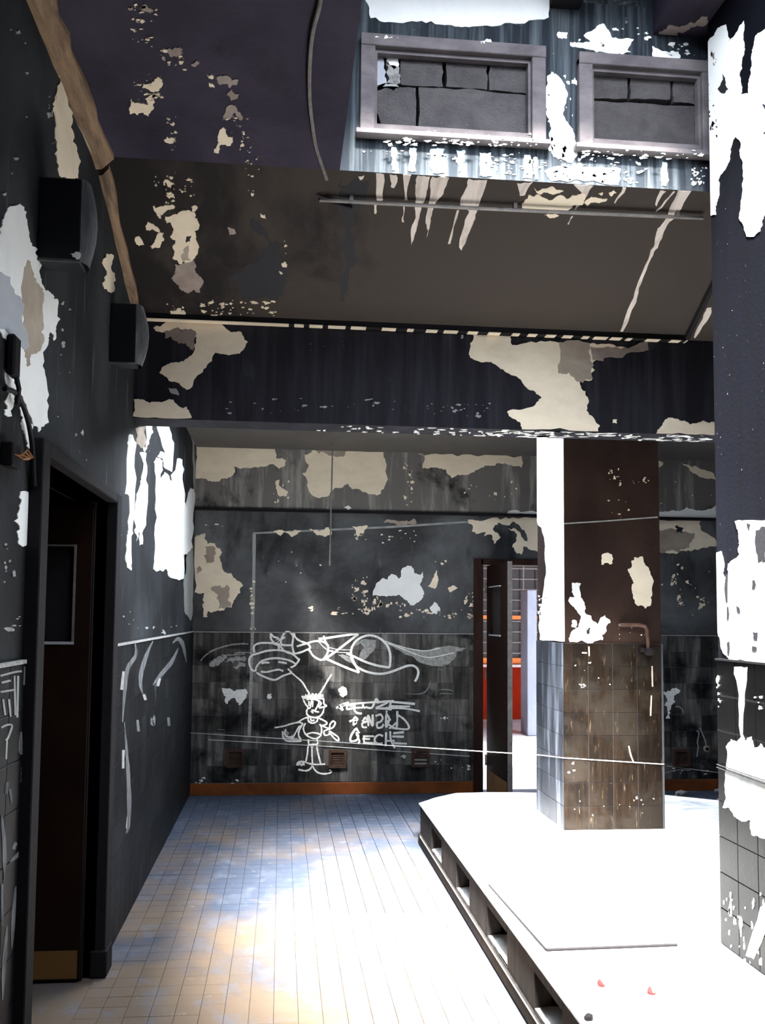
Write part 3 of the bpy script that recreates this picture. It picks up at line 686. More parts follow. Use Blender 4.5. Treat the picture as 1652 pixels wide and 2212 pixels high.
txt = [g7([(670, 410), (740, 385), (850, 368), (1000, 355), (1120, 348), (1240, 340)]), g7([(795, 352), (700, 395), (740, 430)]), g7([(715, 385), (735, 435)]), g7([(790, 375), (775, 420), (850, 410), (935, 405)]), g7([(800, 390), (850, 385)]), g7([(855, 380), (850, 430), (880, 460), (925, 465)]), g7([(935, 370), (940, 400), (960, 410)]),
       g7([(960, 400), (1000, 410), (1030, 400), (1050, 350), (1070, 320), (1090, 350)]), g7([(1070, 355), (1180, 350), (1130, 380), (1065, 412), (1150, 415), (1220, 425)]), g7([(1180, 345), (1450, 370)]), g7([(1190, 392), (1400, 395)]), g7([(1210, 350), (1200, 425)]), g7([(1160, 408), (1350, 415), (1500, 442)]),
       g7([(800, 545), (840, 525), (860, 500), (880, 525), (850, 545), (870, 555), (835, 580)]), g7([(850, 500), (840, 580)]), g7([(930, 545), (960, 505), (975, 540), (930, 560), (935, 600), (975, 600)]), g7([(990, 590), (985, 480), (1030, 590), (1030, 475)]), g7([(1060, 490), (1110, 475), (1130, 510), (1110, 545), (1075, 560), (1080, 605), (1120, 600), (1140, 570)]),
       g7([(1170, 435), (1165, 500), (1165, 600), (1195, 520), (1170, 470)]), g7([(1210, 520), (1165, 560), (1215, 590), (1195, 615)]), g7([(1275, 440), (1275, 520), (1270, 600)]), g7([(1280, 480), (1340, 520), (1385, 580), (1385, 615), (1330, 620), (1215, 605)]), g7([(1265, 555), (1220, 600)]),
       g7([(900, 660), (880, 630), (865, 615), (820, 680), (812, 735), (870, 730), (890, 690), (865, 650)]), g7([(870, 670), (885, 700), (900, 740), (885, 765)]), g7([(935, 690), (1045, 690)]), g7([(930, 715), (1005, 718)]), g7([(940, 755), (1060, 758)]), g7([(945, 690), (945, 760)]),
       g7([(1135, 690), (1095, 675), (1055, 705), (1055, 745), (1090, 765), (1130, 760)]), g7([(1165, 650), (1160, 790)]), g7([(1205, 640), (1210, 720), (1240, 790), (1255, 805)]), g7([(1165, 735), (1250, 735)]), g7([(1235, 660), (1340, 650)]), g7([(1225, 692), (1340, 695)]), g7([(1235, 758), (1370, 765)])]
strokes(wf, T, txt, 'chalk', 'graffiti_lettering', 4.4, jit=0.2)
strokes(wf, T, [g6([(1150, 600), (1130, 670), (1080, 730), (1000, 748), (870, 742)]), g6([(1230, 700), (1330, 698), (1400, 715)]), g6([(1250, 740), (1380, 745)]), g5([(265, 1165), (335, 1170)]), g6([(1230, 480), (1280, 485)])], 'chalk_dim', 'chalk_scratch', 2.0, taper=True)
flecks(wf, T, [(500, 1685, 520, 1694, 5, 5, 3), (420, 1680, 450, 1692, 8, 5, 3), (940, 1640, 1015, 1665, 10, 5, 4), (868, 1625, 876, 1634, 2, 6, 6), (950, 1540, 968, 1556, 5, 4, 4), (1445, 1655, 1540, 1675, 14, 6, 3)], 'chalk')
patch(wf, T, zt(1130, 1300, 3.165, [(955, 620), (1010, 600), (1050, 590), (1075, 605), (1030, 640), (1040, 680), (1010, 720), (1005, 760), (1000, 800), (975, 800), (985, 740), (955, 710)]), 'chalk', 'white_smudge', 0.0014)
strokes(wf, T, [zt(1130, 1300, 3.165, q) for q in ([(1185, 880), (1200, 900), (1190, 960), (1195, 990), (1185, 1060)], [(1205, 860), (1240, 940), (1250, 990)], [(970, 1170), (1050, 1150), (1140, 1150)], [(1040, 720), (1060, 715), (1085, 735), (1092, 760)])], 'plaster_grey', 'chalk_scratch', 2.5)
# vent grilles: things set in the wall
def grille(c, label, slats, grid=False):
    t = empty('vent_grille', (c.x, YF - 0.012, c.z), label, 'vent', 'air vents low in the tiled far wall')
    h = gsz / 2; fw = 0.024
    from_bm('grille_frame', B((c.x - h, c.x + h, YF - 0.030, YF - 0.0005, c.z - h, c.z - h + fw), (c.x - h, c.x + h, YF - 0.030, YF - 0.0005, c.z + h - fw, c.z + h),
                              (c.x - h, c.x - h + fw, YF - 0.030, YF - 0.0005, c.z - h + fw, c.z + h - fw), (c.x + h - fw, c.x + h, YF - 0.030, YF - 0.0005, c.z - h + fw, c.z + h - fw)), 'grille', t)
    from_bm('backing', B((c.x - h + fw, c.x + h - fw, YF - 0.004, YF - 0.0005, c.z - h + fw, c.z + h - fw)), 'dark', t)
    hi = h - fw
    for i in range(slats):
        z = c.z - hi + (i + 0.5) * 2 * hi / slats
        m = 'grille'
        if label.endswith('two pale slats') and i in (slats // 2 - 1, slats // 2 - 3): m = 'plaster_grey'
        bm = bmesh.new()
        prism(bm, [(c.x - hi, YF - 0.022, z - 0.006), (c.x - hi, YF - 0.019, z - 0.007), (c.x - hi, YF - 0.008, z + 0.004), (c.x - hi, YF - 0.011, z + 0.005)], (2 * hi, 0, 0))
        from_bm('slat', bm, m, t)
    if grid:
        for i in range(6):
            x = c.x - hi + (i + 0.5) * 2 * hi / 6
            from_bm('grille_bar', B((x - 0.003, x + 0.003, YF - 0.025, YF - 0.006, c.z - hi, c.z + hi)), 'grille', t)
grille(gc[0], 'leftmost rusty louvred vent, low in tiles near the left corner', 7)
grille(gc[1], 'dark louvred vent just right of the chalk figure', 7)
grille(gc[2], 'louvred vent nearest the far door, with two pale slats', 7)
grille(gc[3], 'square rusty grid vent right of the tiled pillar', 5, True)
# drain fitting
c = P_TILE.hit(1525, 1617)
t = empty('wall_fitting', (c.x, c.y, c.z), 'small round pipe flange in tiles right of the grid vent', 'fitting')
bm = bmesh.new(); tube(bm, [(c.x, c.y - 0.012, c.z), (c.x, c.y, c.z)], 0.030, 14); from_bm('flange', bm, 'plaster_stain', t)
bm = bmesh.new(); tube(bm, [(c.x, c.y - 0.035, c.z), (c.x, c.y - 0.010, c.z)], 0.014, 12); from_bm('pipe_stub', bm, 'dark', t)

# far door -----------------------------------------------------------------
d1 = struct('door_1', B((DX0, DX0 + 0.088, YF - 0.03, YF + 0.17, 0, DZ), (DX1 - 0.065, DX1, YF - 0.03, YF + 0.17, 0, DZ), (DX0 + .065, DX1 - .065, YF - 0.03, YF + 0.17, DZ - 0.055, DZ), bev=0.004), 'wood_dark',
            'dark red-brown frame of the half-open far door')
hx = P_FAR.hit(1051, 1500).x; hy = YF + 0.0
ex, ey = None, YF - 0.74
q = Plane((0, ey, 0), (0, -1, 0)).hit(1096, 1500); ex = q.x
ldir = Vector((ex - hx, ey - hy, 0)); LL = ldir.length; ldir.normalize()
lnor = Vector((-ldir.y, ldir.x, 0))
if lnor.x > 0: lnor = -lnor     # towards -x (seen side)
def leafbox(bm, u0, u1, w0, w1, z0, z1):
    pts = [Vector((hx, hy, z0)) + ldir * u + lnor * w_ for (u, w_) in ((u0, w0), (u1, w0), (u1, w1), (u0, w1))]
    prism(bm, pts, (0, 0, z1 - z0))
LT_ = EYE + 0.49
zs0, zs1 = EYE - 0.15, EYE + 0.28
bm = bmesh.new()
for (u0, u1, z0, z1) in ((0, 0.14, 0.01, LT_), (0.50, LL, 0.01, LT_), (0.14, 0.50, 0.01, zs0), (0.14, 0.50, zs1, LT_)): leafbox(bm, u0, u1, -0.042, 0, z0, z1)
leaf = from_bm('door_leaf', bm, 'door_dark', d1, None, 'charred leaf standing ajar with a tall glazed slot')
bm = bmesh.new(); leafbox(bm, 0.14, 0.50, -0.026, -0.018, zs0, zs1); from_bm('pane', bm, 'glass', leaf)
for (z0, z1) in ((zs0 - 0.014, zs0), (zs1, zs1 + 0.010)):
    bm = bmesh.new(); leafbox(bm, 0.12, 0.52, -0.002, 0.012, z0, z1); from_bm('glazing_bead', bm, 'edge_metal', leaf)
bm = bmesh.new(); leafbox(bm, LL, LL + 0.003, -0.042, 0, 0.01, LT_); from_bm('edge_strip', bm, 'steel', leaf)
bm = bmesh.new(); leafbox(bm, 0.02, LL - 0.02, 0, 0.003, 0.02, 0.22); from_bm('kick_plate', bm, 'kick', leaf)
for zz in (0.3, 1.1, 1.9):
    bm = bmesh.new(); tube(bm, [(hx - 0.008, hy + 0.004, zz - 0.05), (hx - 0.008, hy + 0.004, zz + 0.05)], 0.009, 8); from_bm('hinge', bm, 'steel', leaf)

# outdoors beyond the far door ------------------------------------------------
struct('ground_yard', B((-3, 8, YF + 0.16, 15.2, -0.12, -0.004)), 'ext_floor', 'bright paved yard seen through the far door')
yw = 14.2
zs = EYE - 0.73
ow = struct('wall_yard', B((0, 6, yw, yw + 0.2, 0, zs), (0, 6, yw, yw + 0.2, EYE + 1.2, 4.2), (0, 2.2, yw, yw + 0.2, zs, EYE + 1.2), (5.2, 6, yw, yw + 0.2, zs, EYE + 1.2)), 'orange_wall', 'orange rendered wall across the yard')
w1 = struct('window_1', B((2.2, 5.2, yw - 0.04, yw + 0.06, zs, zs + 0.09), (2.2, 5.2, yw - 0.04, yw + 0.06, EYE + 1.12, EYE + 1.2), (2.2, 2.28, yw - 0.04, yw + .06, zs, EYE + 1.2), (5.12, 5.2, yw - 0.04, yw + 0.06, zs, EYE + 1.2),
                          (2.2, 5.2, yw - 0.03, yw + 0.05, EYE - 0.02, EYE + 0.04)), 'orange_frame', 'orange framed barred window across the yard')
from_bm('window_sill', B((2.1, 5.3, yw - 0.16, yw, zs - 0.05, zs - 0.01)), 'white_pl', w1)
from_bm('pane', B((2.2, 5.2, yw + 0.06, yw + 0.07, zs, EYE + 1.2)), 'glass', w1)
from_bm('dark_interior', B((2.0, 5.4, yw + 0.3, yw + 0.4, 0, 4)), 'dark', w1)
for i in range(12):
    x = 2.38 + i * 0.25
    from_bm('window_bar', B((x - 0.009, x + 0.009, yw - 0.06, yw - 0.04, zs + 0.05, EYE + 1.15)), 'steel', w1)
for i in range(10):
    z = zs + 0.16 + i * 0.17
    from_bm('window_bar', B((2.2, 5.2, yw - 0.065, yw - 0.045, z, z + 0.016)), 'steel', w1)
q0 = Plane((0, 12.2, 0), (0, -1, 0)).hit(1139, 1500); q1 = Plane((0, 12.2, 0), (0, -1, 0)).hit(1160, 1500); qt = Plane((0, 12.2, 0), (0, -1, 0)).hit(1150, 1274)
tag(from_bm('yard_post', B((q0.x, q1.x, 12.2, 12.2 + 0.35, 0, qt.z), bev=0.01), 'ext_post'), 'pale blue-grey square post standing in the yard beyond the far door', 'post')
struct('roof_yard_shade', B((-0.2, 7, 9.7, 15.2, 3.2, 3.3), (6, 6.2, YF + 0.2, 15.2, 0, 3.2)), 'orange_wall')  # unseen roof and side wall, added to keep the orange wall shaded
struct('wall_yard_left', B((-0.2, 0, YF + 0.16, 15.2, 0, 3.2)), 'orange_wall')

# ceilings --------------------------------------------------------------------
OX1 = Plane((0, SY, 0), (0, -1, 0)).hit(1410, 75)
SLZ = OX1.z; SLX = OX1.x
OY0 = 1.0                       # near edge of the open shaft
ce = struct('ceiling', B((XL - 0.14, SX0, -3.2, SY, ZC, ZC + 0.12), (SX0, FAR_R, -3.2, OY0, ZC, ZC + 0.12)), 'soot_ceiling')
bm = bmesh.new()
prism(bm, [(XL - 0.14, SY, ZC), (XL - 0.14, BY0, BZ1), (XL - 0.14, BY0, BZ1 + 0.13), (XL - 0.14, SY + 0.02, ZC + 0.13)], (FAR_R - XL + 0.14, 0, 0))
cs = from_bm('sloping_soffit', bm, 'soot_slope', ce, None, 'smooth brown smoked soffit sloping down to the beam')
bm = bmesh.new()
prism(bm, [(XL, SY + 0.012, ZC - 0.004), (XL, BY0 - 0.002, BZ1 - 0.004), (XL, BY0 - 0.002, BZ1 + 0.002), (XL, SY + 0.012, ZC + 0.002)], (0.0, 0, 0)) if False else None
# low ceiling behind the beam with its own opening
H2 = (-0.3, 3.6, 5.45, 7.3)
cl2 = from_bm('low_ceiling', B((XL - .14, FAR_R, BY1, H2[2], ZLOW, ZLOW + 0.12), (XL - .14, FAR_R, H2[3], YF + 0.16, ZLOW, ZLOW + 0.12), (XL - .14, H2[0], H2[2], H2[3], ZLOW, ZLOW + 0.12), (H2[1], FAR_R, H2[2], H2[3], ZLOW, ZLOW + 0.12)), 'soot_lowceil', ce)
struct('wall_sun_screen', B((XL - 0.14, FAR_R, 5.1, 5.25, ZLOW + 0.12, 10.5)), 'soot_window', 'unseen added wall keeping sun out of the low ceiling opening')  # unseen wall, added to keep direct sun out of the ceiling opening
# shaft walls
sh_top = ZC + 0.95
struct('wall_shaft_left', B((SX0 - 0.12, SX0, OY0, SY + 0.15, ZC + 0.12, sh_top)), 'soot_window')
# window wall above the far edge of the opening
def wx(px, py=200): return P_WIN.hit(px, py).x
def wz(px, py): return P_WIN.hit(px, py).z
ZTOPW = wz(1320, 10)
O = []
for (xa, xb, za, zb) in ((wx(786, 200), wx(1166), wz(970, 302), wz(975, 106)), (wx(1254), wx(1530), wz(1385, 330), wz(1385, 142))):
    O.append((xa, xb, za, zb))
XR = 2.40
wd = 0.18
(a0, a1, a2, a3), (b0, b1, b2, b3) = O
xg0, xg1 = wx(1255, 10), wx(1395, 10)
wwin = struct('wall_shaft_far', B((SX0 - 0.12, XR, SY, SY + wd, ZC, a2), (SX0 - 0.12, a0, SY, SY + wd, a2, a3), (a1, b0, SY, SY + wd, a2, b3), (b1, XR, SY, SY + wd, a2, b3), (b0, b1, SY, SY + wd, a2, b2),
                                  (SX0 - 0.12, a1, SY, SY + wd, a3, ZTOPW), (a1, XR, SY, SY + wd, b3, ZTOPW), (SX0 - 0.12, xg0, SY, SY + wd, ZTOPW, sh_top), (xg1, XR, SY, SY + wd, ZTOPW, sh_top),
                                  (xg0 + 0.125, xg0 + 0.15, SY, SY + wd, ZTOPW, sh_top)), 'soot_window')
def wframe(name, o_, label):
    xa, xb, za, zb = o_
    f = 0.045
    s = struct(name, B((xa - f * .4, xa + f, SY - 0.035, SY + 0.1, za, zb), (xb - f, xb + f * .4, SY - 0.035, SY + 0.1, za, zb),
                       (xa - f * .4, xb + f * .4, SY - 0.040, SY + 0.1, zb - f * 0.7, zb + f * 0.5), bev=0.003), 'frame_paint', label)
    from_bm('inner_bead', B((xa + f, xb - f, SY - 0.012, SY + 0.02, zb - f * 1.1, zb - f * .72), (xa + f, xa + f + 0.012, SY - 0.012, SY + 0.02, za, zb - f * 1.1), (xb - f - 0.012, xb - f, SY - .012, SY + .02, za, zb - f * 1.1)), 'frame_paint', s)
    from_bm('window_sill', B((xa - f * .8, xb + f * .8, SY - 0.048, SY + 0.05, za - 0.018, za + 0.006), bev=0.003), 'frame_paint', s)
    from_bm('inner_sill', B((xa + 0.02, xb - 0.02, SY - 0.015, SY + 0.08, za + 0.006, za + 0.045)), 'frame_paint', s)
    from_bm('dark_backing', B((xa, xb, SY + 0.13, SY + 0.14, za, zb)), 'dark', s)
    return s
wa = wframe('window_2', O[0], 'left bricked-up shaft window with broken blocks at its left end')
wb = wframe('window_3', O[1], 'right bricked-up shaft window beside the big column')
PBK = Plane((0, SY + 0.025, 0), (0, -1, 0))
def blk(parent, pts, m='block', d=0.09, amp=0.05):
    P = [PBK.hit(x, y) for x, y in jag(pts, 3, amp)]
    bm = bmesh.new(); cdt_prism(bm, [p + Vector((0, d, 0)) for p in P], (0, -d, 0))
    o = from_bm('block', bm, m, parent)
    return o
for q in ([(866, 119), (956, 123), (957, 187), (866, 183)], [(962, 124), (1051, 131), (1052, 194), (963, 187)], [(1057, 132), (1148, 139), (1150, 203), (1057, 195)],
          [(904, 188), (1030, 194), (1150, 208), (1148, 292), (1030, 286), (904, 276)], [(803, 186), (830, 187), (898, 190), (898, 277), (826, 272), (818, 252), (812, 238), (815, 225), (808, 205)]): blk(wa, q)
for q in ([(1267, 147), (1353, 151), (1354, 213), (1266, 211)], [(1360, 152), (1446, 158), (1447, 215), (1361, 214)], [(1455, 164), (1514, 166), (1516, 226), (1455, 220)], [(1265, 219), (1380, 223), (1516, 232), (1516, 318), (1390, 310), (1266, 303)]): blk(wb, q)
for q, m in (([(797, 114), (820, 114), (835, 180), (806, 184), (800, 150)], 'plaster_blue'), ([(836, 118), (862, 122), (862, 138), (850, 150), (834, 132)], 'plaster_white'), ([(834, 140), (862, 145), (864, 180), (836, 182)], 'rubble'),
             ([(800, 184), (855, 182), (862, 190), (850, 196), (802, 192)], 'plaster_grey')): blk(wa, q, m, 0.05, 0.12)
Wn = P_WIN
clW = lambda p: Vector((p.x, p.y, max(p.z, ZC + 0.004)))
pw = lambda x, y, s, pts: zt(x, y, s, pts)
for pts, m in (
    ([(790, -20), (1185, -20), (1185, 38), (1100, 50), (1020, 58), (960, 55), (880, 48), (800, 40)], 'plaster_white'),  # strong light and glare at the wall top, painted as a white patch
    (pw(1180, 0, 3.5, [(350, 230), (420, 180), (470, 230), (500, 290), (660, 300), (610, 380), (640, 400), (520, 410), (330, 380), (180, 350), (180, 320), (330, 320), (280, 270)]), 'plaster_white'),
    (pw(1180, 0, 3.5, [(85, 245), (160, 250), (155, 290), (85, 285)]), 'plaster_white'),
    ([(1181, 166), (1200, 160), (1212, 172), (1226, 202), (1221, 225), (1216, 250), (1228, 270), (1240, 290), (1246, 330), (1235, 352), (1205, 345), (1190, 330), (1185, 290), (1180, 250), (1178, 200)], 'plaster_white'),
    (pw(1180, 0, 3.5, [(800, 350), (900, 390), (1010, 420), (1010, 440), (800, 425)]), 'plaster_white'),
    ([(930, 322), (960, 322), (964, 355), (960, 374), (935, 374), (925, 350)], 'streak_white'), ([(1035, 330), (1060, 330), (1062, 381), (1036, 380)], 'streak_white'), ([(885, 320), (900, 322), (898, 370), (882, 370)], 'streak_white'),
    ([(1132, 335), (1145, 336), (1148, 386), (1130, 385)], 'streak_white'), ([(1152, 340), (1160, 340), (1162, 388), (1154, 388)], 'streak_white'), ([(845, 318), (856, 320), (854, 368), (846, 368)], 'streak_white'),
    ([(1240, 355), (1340, 365), (1335, 400), (1190, 392), (1175, 370), (1200, 360)], 'streak_white'), ([(1430, 350), (1440, 352), (1438, 402), (1428, 402)], 'streak_white'), ([(985, 325), (1005, 327), (1002, 350), (990, 372), (984, 350)], 'streak_white')):
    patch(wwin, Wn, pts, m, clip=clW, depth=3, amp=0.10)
flecks(wwin, Wn, [(1050, 345, 1180, 380, 40, 9, 4), (1190, 345, 1400, 395, 60, 9, 5), (1490, 360, 1525, 400, 26, 6, 6), (1178, 160, 1240, 340, 30, 6, 10), (780, 320, 870, 335, 10, 8, 3), (900, 330, 1180, 345, 16, 8, 3), (1240, 60, 1400, 110, 20, 9, 6), (1400, 95, 1500, 120, 18, 9, 5), (785, 90, 800, 280, 14, 5, 8)], 'plaster_white', clip=clW)
PSL = Plane((0, SY - 0.0485, 0), (0, -1, 0))
for o_, bx in ((wa, (830, 300, 1160, 316, 60, 10, 3)), (wb, (1255, 325, 1520, 345, 40, 10, 3))):
    flecks(o_, PSL, [bx], 'plaster_white')
PSI = Plane((0, SY - 0.0155, 0), (0, -1, 0))
flecks(wa, PSI, [(890, 283, 1150, 298, 26, 8, 3)], 'plaster_white')
flecks(wa, Plane((0, SY - 0.0405, 0), (0, -1, 0)), [(800, 76, 860, 84, 5, 9, 4), (1040, 84, 1065, 92, 3, 8, 5)], 'plaster_white')
from_bm('charred_beam_end', B((wx(1186, 5), wx(1250, 5), SY - 0.25, SY, wz(1220, 20), wz(1220, 20) + 0.25)), 'dark', wwin)
# right slab over the shaft edge and boxed-in parts to its right
rs = struct('ceiling_right', B((SLX, 2.45, OY0, SY, SLZ, SLZ + 0.45)), 'soot_ceiling', 'higher soot-stained slab above the big column')
from_bm('dropped_ceiling', B((2.45, FAR_R, OY0, SY, ZC, SLZ + 0.45)), 'soot_ceiling', rs)
PRS = Plane((0, 0, SLZ), (0, 0, -1))
clR = lambda p: Vector((max(p.x, SLX), min(p.y, SY - 0.01), p.z))
patch(rs, PRS, pw(1180, 0, 3.5, [(850, 240), (960, 190), (1080, 170), (1180, 120), (1220, 125), (1200, 190), (1080, 220), (1000, 240), (940, 330), (860, 320)]), 'plaster_taupe', clip=clR)
struct('roof_shaft', B((SX0 - 0.12, XR, 3.0, SY + wd, sh_top, sh_top + 0.1)), 'soot_window', 'roof covering the far part of the shaft')
struct('wall_shaft_near', B((SX0 - 0.12, SLX, OY0 - 0.12, OY0, ZC + 0.12, sh_top)), 'soot_window')

# ceiling patches -------------------------------------------------------------
c42 = lambda pts: zt(250, 0, 4.236, pts)
c36 = lambda pts: zt(250, 400, 3.671, pts)
cp = [
 (c36([(390, 240), (470, 225), (540, 195), (630, 225), (655, 300), (620, 360), (650, 460), (630, 570), (600, 600), (540, 600), (500, 620), (450, 580), (450, 480), (470, 430), (435, 400), (450, 330), (400, 290)]), 'plaster'),
 (c36([(300, 160), (370, 165), (450, 148), (470, 165), (400, 200), (350, 230), (360, 260), (330, 240), (300, 190)]), 'plaster'),
 (c36([(235, 320), (330, 330), (380, 380), (385, 430), (350, 490), (270, 480), (310, 450), (320, 400), (345, 380), (300, 345), (240, 335)]), 'plaster'),
 (c36([(150, 430), (210, 440), (225, 470), (180, 475)]), 'plaster'), (c36([(600, 165), (635, 160), (635, 200), (605, 200)]), 'plaster'),
 (c36([(885, 335), (940, 345), (950, 385), (900, 390)]), 'plaster_taupe'), (c36([(1145, 222), (1180, 230), (1190, 262), (1150, 250)]), 'plaster'), (c36([(1315, 620), (1350, 620), (1355, 650), (1320, 645)]), 'plaster'),
 (c36([(430, 1000), (500, 995), (555, 1010), (550, 1035), (470, 1030), (435, 1020)]), 'plaster'),
 (c42([(120, 1000), (140, 900), (220, 940), (290, 960), (270, 900), (350, 860), (380, 870), (340, 1000), (300, 1060), (200, 1050), (130, 1040)]), 'plaster'),
 (c42([(240, 800), (300, 760), (380, 700), (420, 720), (425, 780), (400, 820), (300, 810)]), 'plaster'),
 (c42([(920, 700), (960, 685), (1060, 730), (1100, 720), (1110, 770), (1040, 800), (980, 760)]), 'plaster_taupe'),
 (c42([(1010, 860), (1060, 815), (1130, 850), (1060, 915)]), 'plaster_taupe'),
 (c42([(1030, 960), (1090, 960), (1150, 1050), (1150, 1100), (1130, 1090), (1080, 1010), (1020, 1080), (975, 1090), (1000, 1030)]), 'plaster_taupe'),
 (c42([(950, 1180), (1010, 1185), (1030, 1250), (1070, 1300), (1040, 1330), (950, 1330), (940, 1400), (900, 1395), (930, 1320), (930, 1240)]), 'plaster'),
 (c42([(440, 1270), (500, 1255), (545, 1280), (500, 1310), (460, 1300)]), 'plaster'), (c42([(440, 1655), (480, 1640), (540, 1690), (500, 1720)]), 'plaster'), (c42([(460, 1780), (520, 1770), (540, 1810), (490, 1815)]), 'plaster'),
 (c42([(835, 680), (870, 680), (890, 715), (850, 710)]), 'plaster'), (c42([(850, 755), (885, 760), (900, 800), (860, 790)]), 'plaster'), (c42([(690, 580), (730, 550), (765, 570), (730, 605), (700, 600)]), 'plaster_taupe'),
 (c42([(400, 490), (440, 510), (460, 550), (430, 545)]), 'plaster_taupe'), (c42([(470, 470), (540, 430), (610, 440), (600, 490), (540, 510), (490, 500)]), 'plaster_taupe'), (c42([(110, 60), (150, 60), (160, 90), (130, 90)]), 'plaster_taupe'), (c42([(230, 50), (300, 60), (350, 80), (280, 100), (235, 90)]), 'plaster_taupe'),
]
for pts, m in cp: patch(ce, CEIL, pts, m, depth=3, amp=0.16)
patch(ce, CEIL, c36([(475, 625), (620, 595), (660, 720), (690, 790), (670, 850), (560, 850), (480, 780), (440, 740), (470, 680)]), 'plaster_taupe', 'stained_plaster_patch', 0.002)
patch(ce, CEIL, c36([(555, 430), (570, 400), (600, 398), (590, 440), (560, 450)]), 'soot_flat', 'soot_remnant', 0.005)
patch(ce, CEIL, c36([(540, 500), (580, 480), (590, 600), (530, 600), (520, 550)]), 'plaster_stain', 'stained_plaster_patch', 0.004)
flecks(ce, CEIL, [(285, 0, 340, 50, 16, 8, 4), (285, 60, 335, 100, 12, 9, 3), (345, 100, 400, 150, 14, 8, 4), (285, 160, 350, 215, 22, 9, 4), (360, 240, 382, 340, 14, 7, 4), (355, 365, 380, 440, 18, 6, 5), (385, 385, 420, 430, 10, 7, 4),
                 (485, 250, 545, 330, 22, 7, 4), (530, 335, 560, 380, 10, 7, 4), (600, 520, 620, 600, 10, 6, 4), (435, 648, 600, 682, 46, 8, 4), (360, 655, 400, 682, 8, 7, 4), (535, 405, 550, 420, 5, 6, 3), (330, 380, 345, 400, 4, 5, 3)], 'plaster')
# soot-dark blotch on the soffit, darker left part
for pts in ([(545, 470), (600, 520), (622, 590), (600, 660), (520, 640), (500, 600), (560, 560), (580, 520)], [(735, 385), (800, 390), (790, 420), (760, 470), (770, 560), (745, 650), (728, 650), (740, 540), (735, 450)]):
    patch(ce, P_SLOPE, pts, 'soot_flat', 'soot_blotch', 0.001, amp=0.22)
z41 = lambda pts: zt(730, 340, 4.13, pts)
z35 = lambda pts: zt(1100, 340, 3.591, pts)
clS = lambda p: Vector((p.x, max(p.y, SY + 0.002), min(p.z, ZC)))
for pts in (z41([(340, 140), (410, 150), (400, 380), (345, 380)]), z41([(580, 150), (650, 155), (620, 380), (595, 380)]),
            z41([(710, 160), (820, 170), (790, 300), (760, 400), (740, 470), (710, 600), (680, 700), (655, 780), (650, 640), (690, 500), (690, 400), (690, 250)]),
            z41([(840, 170), (990, 180), (940, 320), (870, 400), (840, 480), (820, 600), (790, 715), (790, 600), (780, 570), (810, 400), (820, 250)]),
            z41([(1165, 190), (1330, 200), (1290, 330), (1240, 480), (1200, 600), (1150, 720), (1100, 830), (1080, 800), (1110, 650), (1130, 560), (1170, 480), (1090, 430), (1100, 350), (1150, 260)]),
            z41([(1060, 470), (1080, 470), (1000, 770), (980, 770)]), z41([(320, 420), (345, 420), (340, 500), (325, 500)]), z41([(580, 440), (595, 440), (590, 575), (570, 575)]),
            z41([(460, 150), (520, 155), (500, 270), (470, 260)]), z41([(180, 170), (235, 160), (215, 195), (195, 200)]),
            z35([(60, 200), (180, 190), (120, 290), (80, 295)]), z35([(880, 230), (905, 235), (820, 355), (812, 350)]),
            z35([(1310, 250), (1410, 260), (1300, 440), (1240, 500), (1190, 600), (1150, 700), (1100, 780), (1050, 900), (1000, 1050), (950, 1180), (880, 1350), (860, 1350), (940, 1130), (1000, 960), (1060, 820), (1120, 690), (1130, 620), (1150, 550), (1210, 480), (1240, 400)]),
            z35([(500, 210), (650, 220), (600, 300), (560, 340), (510, 410), (530, 340), (560, 270)]), z35([(480, 455), (495, 455), (460, 520), (450, 515)]),
            z35([(1170, 255), (1215, 262), (1140, 380), (1130, 365)]), z35([(1270, 262), (1285, 265), (1140, 420), (1135, 410)]), z35([(1530, 1170), (1565, 1160), (1560, 1220), (1440, 1400), (1430, 1395), (1500, 1250)])):
    patch(cs, P_SLOPE, pts, 'streak', 'washed_streak', 0.002, depth=2, amp=0.06, clip=clS)
for pts in (z35([(100, 390), (95, 360), (150, 290), (230, 285), (290, 320), (320, 330), (400, 290), (440, 320), (480, 300), (560, 275), (590, 290), (580, 340), (490, 370), (450, 415), (130, 400)]),
            z35([(190, 230), (320, 225), (420, 260), (320, 280), (210, 270)]), z35([(580, 350), (640, 300), (680, 310), (760, 320), (740, 340), (690, 350), (600, 375)]), z35([(270, 445), (385, 450), (350, 465), (300, 460)]),
            z35([(770, 275), (810, 255), (830, 275), (790, 300)]), z35([(690, 280), (725, 268), (715, 295)])):
    patch(cs, P_SLOPE, pts, 'plaster', depth=3, amp=0.12, clip=clS)

